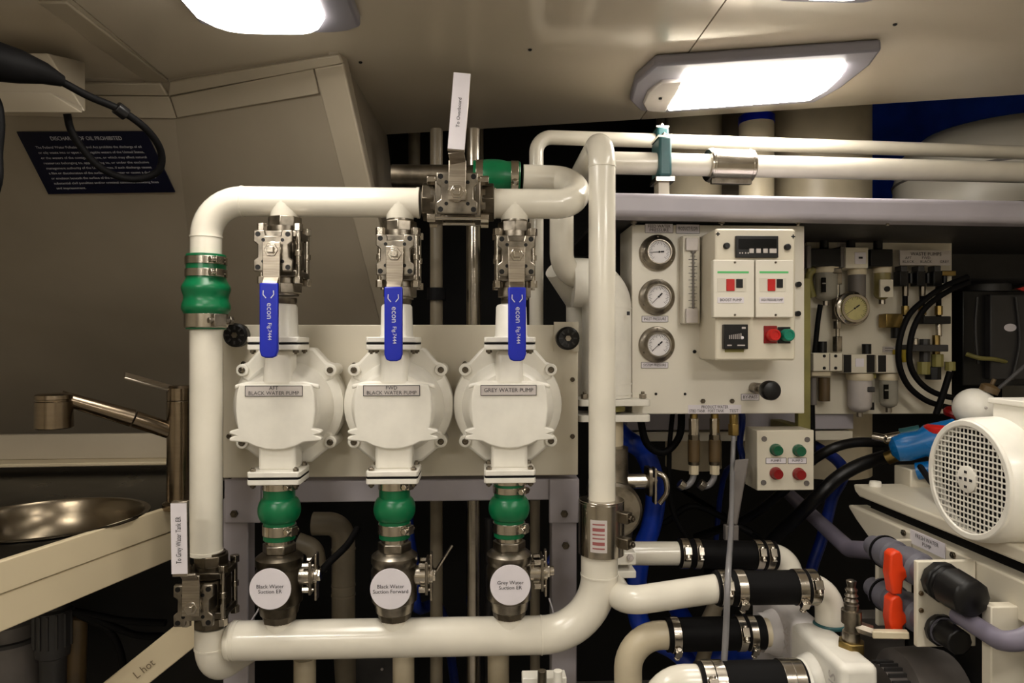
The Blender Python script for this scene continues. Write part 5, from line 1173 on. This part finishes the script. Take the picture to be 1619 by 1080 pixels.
# ------------------------------------------------------------------ orange valves between two plates
t = thing('valve_rack', PX(1450, 1025, .75), 'two cream plates with grey plastic pipe unions and orange handled valves', 'valve rack')
yA, yB = 1.24, 1.075
a = P(1388, 990, yA); b = P(1495, 853, yA); k = MB(); k.box((a.x, yA, a.z), (XS - .013, yA + .010, b.z)); k.build('rear_plate', 'panel_cream', t, bevel=.002)
a2_ = P(1450, 1024, yB); b2_ = P(1507, 887, yB); k = MB(); k.box((a2_.x, yB, a2_.z), (max(b2_.x, XS - .013), yB + .010, b2_.z)); k.build('front_plate', 'panel_cream', t, bevel=.002)
for py in (938, 965): screw(P(1456, py, yB), -Y_, .004, t, 'brown')
for i, (py, pyr) in enumerate(((908, 880), (985, 955))):
    z_ = P(1470, py + 8, yB).z; x_ = a2_.x + .034
    k = MB(); k.lathe((x_, yA + .02, z_), -Y_, [(0, .018), (.03, .018), (.03, .027), (.07, .028), (.072, .024), (.10, .024), (.10, .028), (.14, .028), (.145, .022), (.20, .022)], 24); un = k.build('union', 'pvc_grey', t)
    k = MB(); k.ring((x_, yA - .018, z_), -Y_, .027, .0292, .005); k.build('union_ring', 'black_rubber', un)
    # orange handle on the left of the union
    hx_ = P(1406, 900, 1.14).x; hc = V((hx_, 1.14, P(1406, (902, 972)[i], 1.14).z))
    k = MB(); k.prism([(-.009, .036), (-.003, .042), (.005, .042), (.009, .034), (.010, .014), (.017, .006), (.017, -.004), (.010, -.012), (.008, -.036), (-.006, -.036), (-.009, -.012), (-.011, 0), (-.010, .014)], hc, X_ * 1.15, Z_ * .92, 0, .022, -Y_); k.build('orange_handle', 'orange', un, bevel=.003)
    k = MB(); k.cyl(hc + V((.006, -.011, 0)), (x_, 1.13, hc.z), .008, n=12); k.build('valve_stem', 'pvc_grey', un)
    # black compression fitting towards the viewer
    k = MB(); k.lathe((x_, yB, z_), V((.02, -1, -.05)), [(0, .030), (.018, .032), (.02, .026), (.03, .026), (.03, .031), (.075, .029), (.08, .022)] if i == 0 else [(0, .024), (.012, .026), (.014, .02), (.05, .02)], 10); k.build('gland_nut', 'black_plastic', t, bevel=.002)
k = MB(); k.tube(fillet([P(1235, 770, 2.0), P(1342, 868, 1.40), P(1398, 872, 1.25)], .06, 8), .017, 16); tag(k.build('grey_pipe', 'pvc_lav'), 'grey plastic pipe bending into the orange valve rack from behind', 'pipe')
k = MB(); k.tube(fillet([P(1515, 972, 1.05), P(1598, 1024, .93), P(1690, 968, .93)], .03, 8), .014, 16); tag(k.build('lavender_pipe', 'pvc_lav'), 'lavender plastic pipe kinking at the lower right corner', 'pipe')
a = P(1567, 1110, .99); b = P(1720, 957, .99); k = MB(); k.box((a.x, .99, a.z), (b.x, 1.01, b.z)); tag(k.build('side_board', 'panel_cream', bevel=.002), 'cream board at the lower right corner behind the lavender pipe', 'board')

# ================================================================== black hose lines and feed pumps at the bottom right
def hose_line(name, label, pts_l, hose, pts_r, r, Yc, clamps, rl='pipe_white', R=.05):
    """white pipe stub, black rubber hose with clamps, white pipe on the other side"""
    t = thing(name, V(hose[0]) - Z_ * r, label, 'hose', 'clamped black hoses')
    if pts_l: k = MB(); k.tube(fillet(pts_l, R, 9) if len(pts_l) > 2 else pts_l, r, 26); k.build('inlet_pipe', rl, t)
    k = MB(); k.tube(hose, r + .0045, 26); k.build('rubber_hose', 'black_rubber', t)
    if pts_r: k = MB(); k.tube(fillet(pts_r, R, 9) if len(pts_r) > 2 else pts_r, r, 26); k.build('outlet_pipe', rl, t)
    h0, h1 = V(hose[0]), V(hose[-1]); ax = (h1 - h0).normalized()
    for px, w in clamps: hose_clamp(along(h0, h1, px), ax, r + .005, w, t, V((0, -.9, .4)) if px % 2 else V((0, -.8, -.6)))
    return t
Y1 = 1.42
hose_line('hose_line', 'uppermost black clamped hose between white pipe stubs at the bottom right', [P(990, 875, Y1), P(1085, 875, Y1)], [P(1071, 875, Y1), P(1225, 878, Y1)], [P(1215, 878, Y1), P(1243, 880, Y1), P(1258, 935, Y1 - .02)], S(18.5, Y1), Y1, ((1081, .016), (1101, .012), (1197, .014), (1213, .014)), R=.035)
Y2 = 1.22
el = P(988, 953, Y2 + .03)
hose_line('hose_line', 'second black clamped hose leading into the teal ringed elbow', [V((el.x - .005, Y2 + .16, el.z)), P(985, 952, Y2 + .03), P(1150, 928, Y2)], [P(1131, 930, Y2), P(1290, 928, Y2)], [P(1275, 928, Y2), P(1312, 929, Y2), P(1312, 990, Y2)], S(22.5, Y2), Y2, ((1143, .018), (1168, .016), (1262, .016), (1281, .016)), R=.045)
k = MB(); k.ring(V((P(1312, 992, Y2).x, Y2, P(1330, 1054, 1.06).z - .003)), Z_, S(21, Y2), S(26, Y2), .007); tag(k.build('gasket_ring', 'teal', bevel=.002), 'teal gasket ring where the white elbow meets the feed pump', 'gasket')
Y3 = 1.26
hose_line('hose_line', 'third black clamped hose on a cream pipe rising at the left', [P(993, 1140, Y3), P(993, 1004, Y3), P(1070, 1004, Y3)], [P(1053, 1004, Y3), P(1205, 1000, Y3)], [P(1190, 1000, Y3), P(1214, 1000, Y3)], S(22, Y3), Y3, ((1066, .014), (1169, .013), (1186, .013)), rl='pipe_cream', R=.06)
Y4 = 1.08
hose_line('hose_line', 'lowest black clamped hose cut by the bottom picture edge', [P(1040, 1190, Y4), P(1040, 1081, Y4), P(1118, 1081, Y4)], [P(1103, 1081, Y4), P(1268, 1078, Y4)], None, S(29, Y4), Y4, ((1117, .016), (1134, .016), (1240, .016), (1256, .016)), R=.045)
def feed_pump(xn, zpx, yn_, yf_2, w, label, hexp, m_='pump_white', fs=1.0):
    """cast white pump block aligned with the room: left face takes the hose, lettering cast on it"""
    tl = P(xn, zpx, yn_); t = thing('feed_pump', (tl.x + w / 2, (yn_ + yf_2) / 2, tl.z - .2), label, 'pump', 'white feed pumps')
    k = MB(); k.box((tl.x, yn_, tl.z - .22), (tl.x + w, yf_2, tl.z)); k.build('casting', m_, t, bevel=.012, segs=4)
    c = V((tl.x, (yn_ + yf_2) / 2 + hexp[0], tl.z + hexp[1]))
    k = MB(); k.lathe(c, -X_, [(0, .052 * fs), (.012, .048 * fs), (.016, .044 * fs), (.030, .043 * fs), (.031, .036 * fs)], 32); k.build('port_boss', m_, t)
    k = MB(); k.cyl(c - X_ * .030, c - X_ * .046, .038 * fs, n=6); k.build('hex_union', 'cast_dark', t, bevel=.002)
    text('cast_lettering', 'SPX', V((tl.x, yn_ + .028, tl.z - .045)), V((0, 0, -1)), V((0, -1, 0)), .03, 'label_grey', t, lift=.0015)
    return t
feed_pump(1330, 1054, 1.06, 1.245, .062, 'nearest white cast feed pump with brass drain valve on top', (0.0, -.075))
feed_pump(1254, 980, 1.225, 1.42, .05, 'farther white cast feed pump behind the teal ringed elbow', (-.02, -.055), 'casting_grey', .82)
k = MB(); a = P(1210, 950, 1.40); k.box((a.x, 1.38, a.z - .15), (a.x + .05, 1.42, a.z + .008)); tag(k.build('pump_bracket', 'panel_cream', bevel=.003), 'cream bracket at the back of the farther feed pump', 'bracket')
t = thing('drain_valve', P(1346, 1022, 1.13), 'tall brass drain valve with cream lever on the nearest feed pump', 'valve')
bx = P(1346, 1022, 1.13); hh = P(1346, 926, 1.13).z - bx.z
k = MB(); k.cyl(bx - Z_ * .01, bx + Z_ * .010, .022, n=6); k.build('base_hex', 'brass', t, bevel=.002)
k = MB(); k.lathe(bx + Z_ * .01, Z_, [(0, .014), (hh * .15, .014), (hh * .16, .011), (hh * .28, .011), (hh * .29, .016), (hh * .50, .016), (hh * .51, .011), (hh * .60, .012), (hh * .62, .009), (hh * .66, .0115), (hh * .70, .008), (hh * .74, .011), (hh * .78, .0075), (hh * .84, .010), (hh * .88, .006), (hh * .98, .008), (hh, .004)], 18); k.build('stem_stack', 'cast_steel', t)
k = MB(); k.cyl(bx + Z_ * hh * .36, P(1378, 998, 1.12), .010, n=8); k.build('side_stem', 'cast_steel', t)
k = MB(); k.beam(P(1378, 1002, 1.115), P(1436, 1003, 1.10), .014, .012); k.build('lever', 'pipe_cream', t, bevel=.002)
t = thing('pump_motor', P(1420, 1100, 1.14), 'dark grey ribbed motor behind the nearest feed pump', 'motor')
c = P(1392, 1100, 1.16); k = MB(); k.lathe(c, X_, [(0, .05), (.03, .05), (.032, .075), (.09, .078), (.12, .07)], 32); k.build('casing', 'mid_grey', t)
for j in range(10):
    an = math.radians(20 + 14 * j); k = MB(); d = V((0, -math.cos(an), math.sin(an))); k.beam(c + d * .052, c + d * .052 + X_ * .03, .004, .006); k.build('fin', 'dark_grey', t)
a = P(1345, 1040, 1.30); b = P(1432, 975, 1.30); k = MB(); k.box((a.x, 1.30, a.z - .1), (b.x, 1.34, b.z)); tag(k.build('grey_bracket', 'mid_grey', bevel=.003), 'grey bracket behind the brass drain valve', 'bracket')
# small white bracket on the elbow and tee
t = thing('pipe_bracket', P(985, 915, 1.34), 'small white bolted bracket right of the clamp coupling', 'bracket')
for py0, py1 in ((874, 894), (903, 915)):
    a = P(970, py1, 1.33); b = P(1006, py0, 1.33); k = MB(); k.box((a.x, 1.33, a.z), (b.x, 1.39, b.z)); k.build('lug', 'pump_white', t, bevel=.002)
hexbolt(P(996, 881, 1.33), -Y_, .007, .006, t, 'label_grey')
t = thing('small_bracket', P(860, 1085, 1.2), 'tiny white bracket with bolts at the bottom picture edge', 'bracket')
a = P(826, 1090, 1.22); b = P(896, 1071, 1.22); k = MB(); k.box((a.x, 1.22, a.z), (b.x, 1.25, b.z)); k.build('base', 'pump_white', t, bevel=.002)
k = MB(); k.cyl(((a.x + b.x) / 2, 1.235, 0.0), ((a.x + b.x) / 2, 1.235, a.z), .010, n=12); k.build('foot_rod', 'mid_grey', t)
for px, m_ in ((857, 'cast_dark'), (882, 'pump_white')): k = MB(); k.cyl(P(px, 1085, 1.21), P(px, 1060, 1.21), .008, n=10); k.build('post', m_, t, bevel=.001)
# ================================================================== dim pipes and hoses in the background
t = pipe('rear_drain', [P(495, 828, 1.62), P(543, 828, 1.62), P(543, 985, 1.62), P(543, 985, 1.62) + V((-.05, .3, -.35)), V((P(543, 985, 1.62).x - .05, 1.95, 0.0))], S(18, 1.62), 'dim cream drain pipe with elbows behind the left suction valve', 'pipe_shaded', R=.035, beads=((P(543, 868, 1.62), Z_), (P(543, 925, 1.62), Z_), (P(543, 940, 1.62), Z_)))
pipe('rear_elbow', [P(470, 856, 1.60), P(498, 866, 1.60), P(503, 905, 1.60)], S(14, 1.6), 'short dim cream elbow right of the left suction valve', 'pipe_shaded', R=.03)
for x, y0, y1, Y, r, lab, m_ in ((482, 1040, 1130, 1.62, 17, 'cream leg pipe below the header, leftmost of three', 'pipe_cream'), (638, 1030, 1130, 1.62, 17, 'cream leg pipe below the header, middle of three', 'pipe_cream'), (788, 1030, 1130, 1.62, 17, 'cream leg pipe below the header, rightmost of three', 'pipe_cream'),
                           (745, 790, 1100, 1.75, 8, 'thin cream upright behind the middle and right suction valves', 'pipe_shaded'), (846, 790, 1000, 1.70, 8, 'thin cream upright just right of the grey water suction valve', 'pipe_shaded'), (772, 820, 1000, 1.8, 6, 'thin dark upright behind the grey water suction valve', 'dark_grey')):
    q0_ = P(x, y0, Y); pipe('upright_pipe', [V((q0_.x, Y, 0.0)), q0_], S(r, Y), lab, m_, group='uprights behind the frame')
for pts, r, Y, lab in (([(985, 690), (1018, 715), (1036, 770), (1030, 830), (1012, 880), (1006, 940), (1012, 985), (1035, 1010), (1070, 1030), (1110, 1070)], 16, 1.70, 'bright blue hose snaking down behind the steel valve and the black hoses'), ([(1120, 1040), (1160, 1030), (1190, 1025), (1225, 1040)], 16, 1.60, 'blue hose behind the clear sample tube end'), ([(1330, 735), (1315, 790), (1300, 850), (1282, 905), (1280, 950)], 9, 1.75, 'blue hose dropping below the thick black hose'), ([(1168, 640), (1170, 700), (1172, 740)], 5, 1.68, 'short blue hose behind the sample fitting'), ([(645, 830), (655, 900), (660, 960)], 9, 1.75, 'blue hose in the gloom behind the middle suction valve'), ([(890, 820), (880, 870), (868, 900)], 8, 1.70, 'blue hose in the gloom by the right frame post')):
    t = thing('blue_hose', P(pts[-1][0], pts[-1][1], Y), lab, 'hose', 'blue hoses')
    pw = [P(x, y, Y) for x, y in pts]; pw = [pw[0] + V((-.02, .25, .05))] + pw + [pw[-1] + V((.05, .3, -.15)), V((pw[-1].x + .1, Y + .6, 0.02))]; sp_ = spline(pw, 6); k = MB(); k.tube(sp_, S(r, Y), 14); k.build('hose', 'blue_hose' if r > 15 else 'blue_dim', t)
for pts, r, Y, lab in (([(940, 820), (1040, 830), (1100, 800), (1200, 850)], 5, 1.80, 'black cable sagging across the dark space'), ([(1010, 648), (1022, 700), (1050, 715), (1074, 690), (1078, 648)], 6, 1.60, 'black cable loop under the gauge panel'), ([(1064, 648), (1058, 720), (1062, 800), (1085, 850)], 4, 1.61, 'black cable dropping under the gauge panel')):
    pw = [P(x, y, Y) for x, y in pts]; pw = ([pw[0] + V((-.05, 2.86 - Y, .1))] + pw + [pw[-1] + V((.1, 2.86 - Y, -.1))]) if Y > 1.7 else pw; k = MB(); k.tube(spline(pw, 6), S(r, Y), 10); tag(k.build('slack_cable', 'black_rubber'), lab, 'cable', 'slack black cables')

for (x0, y0, x1, y1), lab in (((397, 982, 413, 955), 'thin white tie behind the left end of the suction header'), ((868, 946, 876, 978), 'thin white tie hanging by the right frame post')):
    k = MB(); k.tube([P(x0, y0, 1.36), P((x0 + x1) / 2 + 1, (y0 + y1) / 2, 1.36), P(x1, y1, 1.36)], .0016, 8); tag(k.build('cable_tie', 'label_white'), lab, 'tie', 'cable ties')

# ------------------------------------------------------------------ small fittings on and beside the air board
t = thing('slim_filter', P(1378, 640, YF), 'slim pale green filter tube between the two lower air bowls', 'filter', 'small air board fittings')
fcyl('tube', 1378, 596, 636, 5, 'clear_bowl', t); fcyl('top_nut', 1378, 590, 598, 7, 'olive', t, n=8); fcyl('foot', 1378, 636, 648, 4, 'black_plastic', t); fbox('clip', 1372, 612, 1384, 620, 'dark_grey', t, .061)
t = thing('port_block', P(1289, 400, YF), 'narrow grey port block at the upper left corner of the air board', 'fitting', 'small air board fittings')
fbox('block', 1276, 388, 1283, 424, 'mid_grey', t, .061); fcyl('plug', 1280, 424, 440, 5, 'olive', t, n=8)
t = thing('sensor_plug', P(1323, 432, YF), 'small steel sensor plug between the top air filter and regulator', 'fitting', 'small air board fittings')
fbox('bracket', 1318, 424, 1332, 432, 'cast_steel', t, .061)
for i, (x, y, w_, h_, lab) in enumerate(((1396, 548, 20, 9, 'tiny printed tag above the lower right air filter'), (1324, 384, 26, 7, 'tiny printed tag above the top air regulator'))):
    o = plate('printed_tag', x, y, x + w_, y + h_, YA - .0015, .0015, 'label_grey'); tag(o, lab, 'label', 'printed tags on the air board')
    k = MB()
    for j in range(2): c = P(x + w_ / 2, y + h_ * (.3 + .4 * j), YA - .0018); k.cbox(c, S(w_ * .7, YA), .0006, .0012)
    k.build('print_line', 'ink', o)
k = MB(); k.tube(spline([P(1528, 560, 1.86), P(1548, 566, 1.84), P(1572, 568, 1.86), P(1590, 572, 1.885)], 5), .006, 8); tag(k.build('yellow_wire', 'olive'), 'yellowish wire across the front of the black cabinet', 'wire')
for pts, lab in (([(1545, 470), (1542, 520), (1546, 575)], 'left thin black wire on the black cabinet'), ([(1606, 470), (1612, 540), (1600, 600)], 'right thin black wire on the black cabinet')):
    k = MB(); k.tube(spline([P(x, y, 1.875) for x, y in pts], 5), .004, 8); tag(k.build('cabinet_wire', 'dark_grey'), lab, 'wire', 'wires on the cabinet')
# red hand wheel peeping out behind the white ball, dim block behind the frame
k = MB(); c = P(1508, 656, 1.60); k.lathe(c, V((0, -.3, 1)), [(0, .022), (.008, .024), (.014, .020)], 18); k.cyl(V((c.x, c.y, c.z)), V((c.x, c.y, 0.0)), .006, n=10); tag(k.build('red_knob', 'red_dark'), 'dull red knob peeping out left of the white ball vessel', 'knob')
t = thing('rear_block', P(630, 1060, 1.90), 'dark equipment block with two tiny screws under the header', 'block')
a = P(545, 1120, 1.95); b = P(632, 1040, 1.95); k = MB(); k.box((a.x, 1.95, 0.0), (b.x, 2.1, b.z)); k.build('block', 'dark_grey', t, bevel=.003)
for px in (553, 604): screw(P(px, 1058, 1.95), -Y_, .004, t, 'label_grey')
k = MB(); k.tube([P(1118, 985, 1.5), P(1140, 940, 1.5)], S(12, 1.5), 14); k.tube([V((P(1090, 1080, 1.5).x, 1.5, 0.0)), P(1100, 1080, 1.5), P(1122, 1005, 1.5), P(1130, 965, 1.5)], S(11, 1.5), 14); tag(k.build('slanted_pipe', 'pipe_shaded'), 'slanted cream pipe glimpsed behind the second and third black hoses', 'pipe')
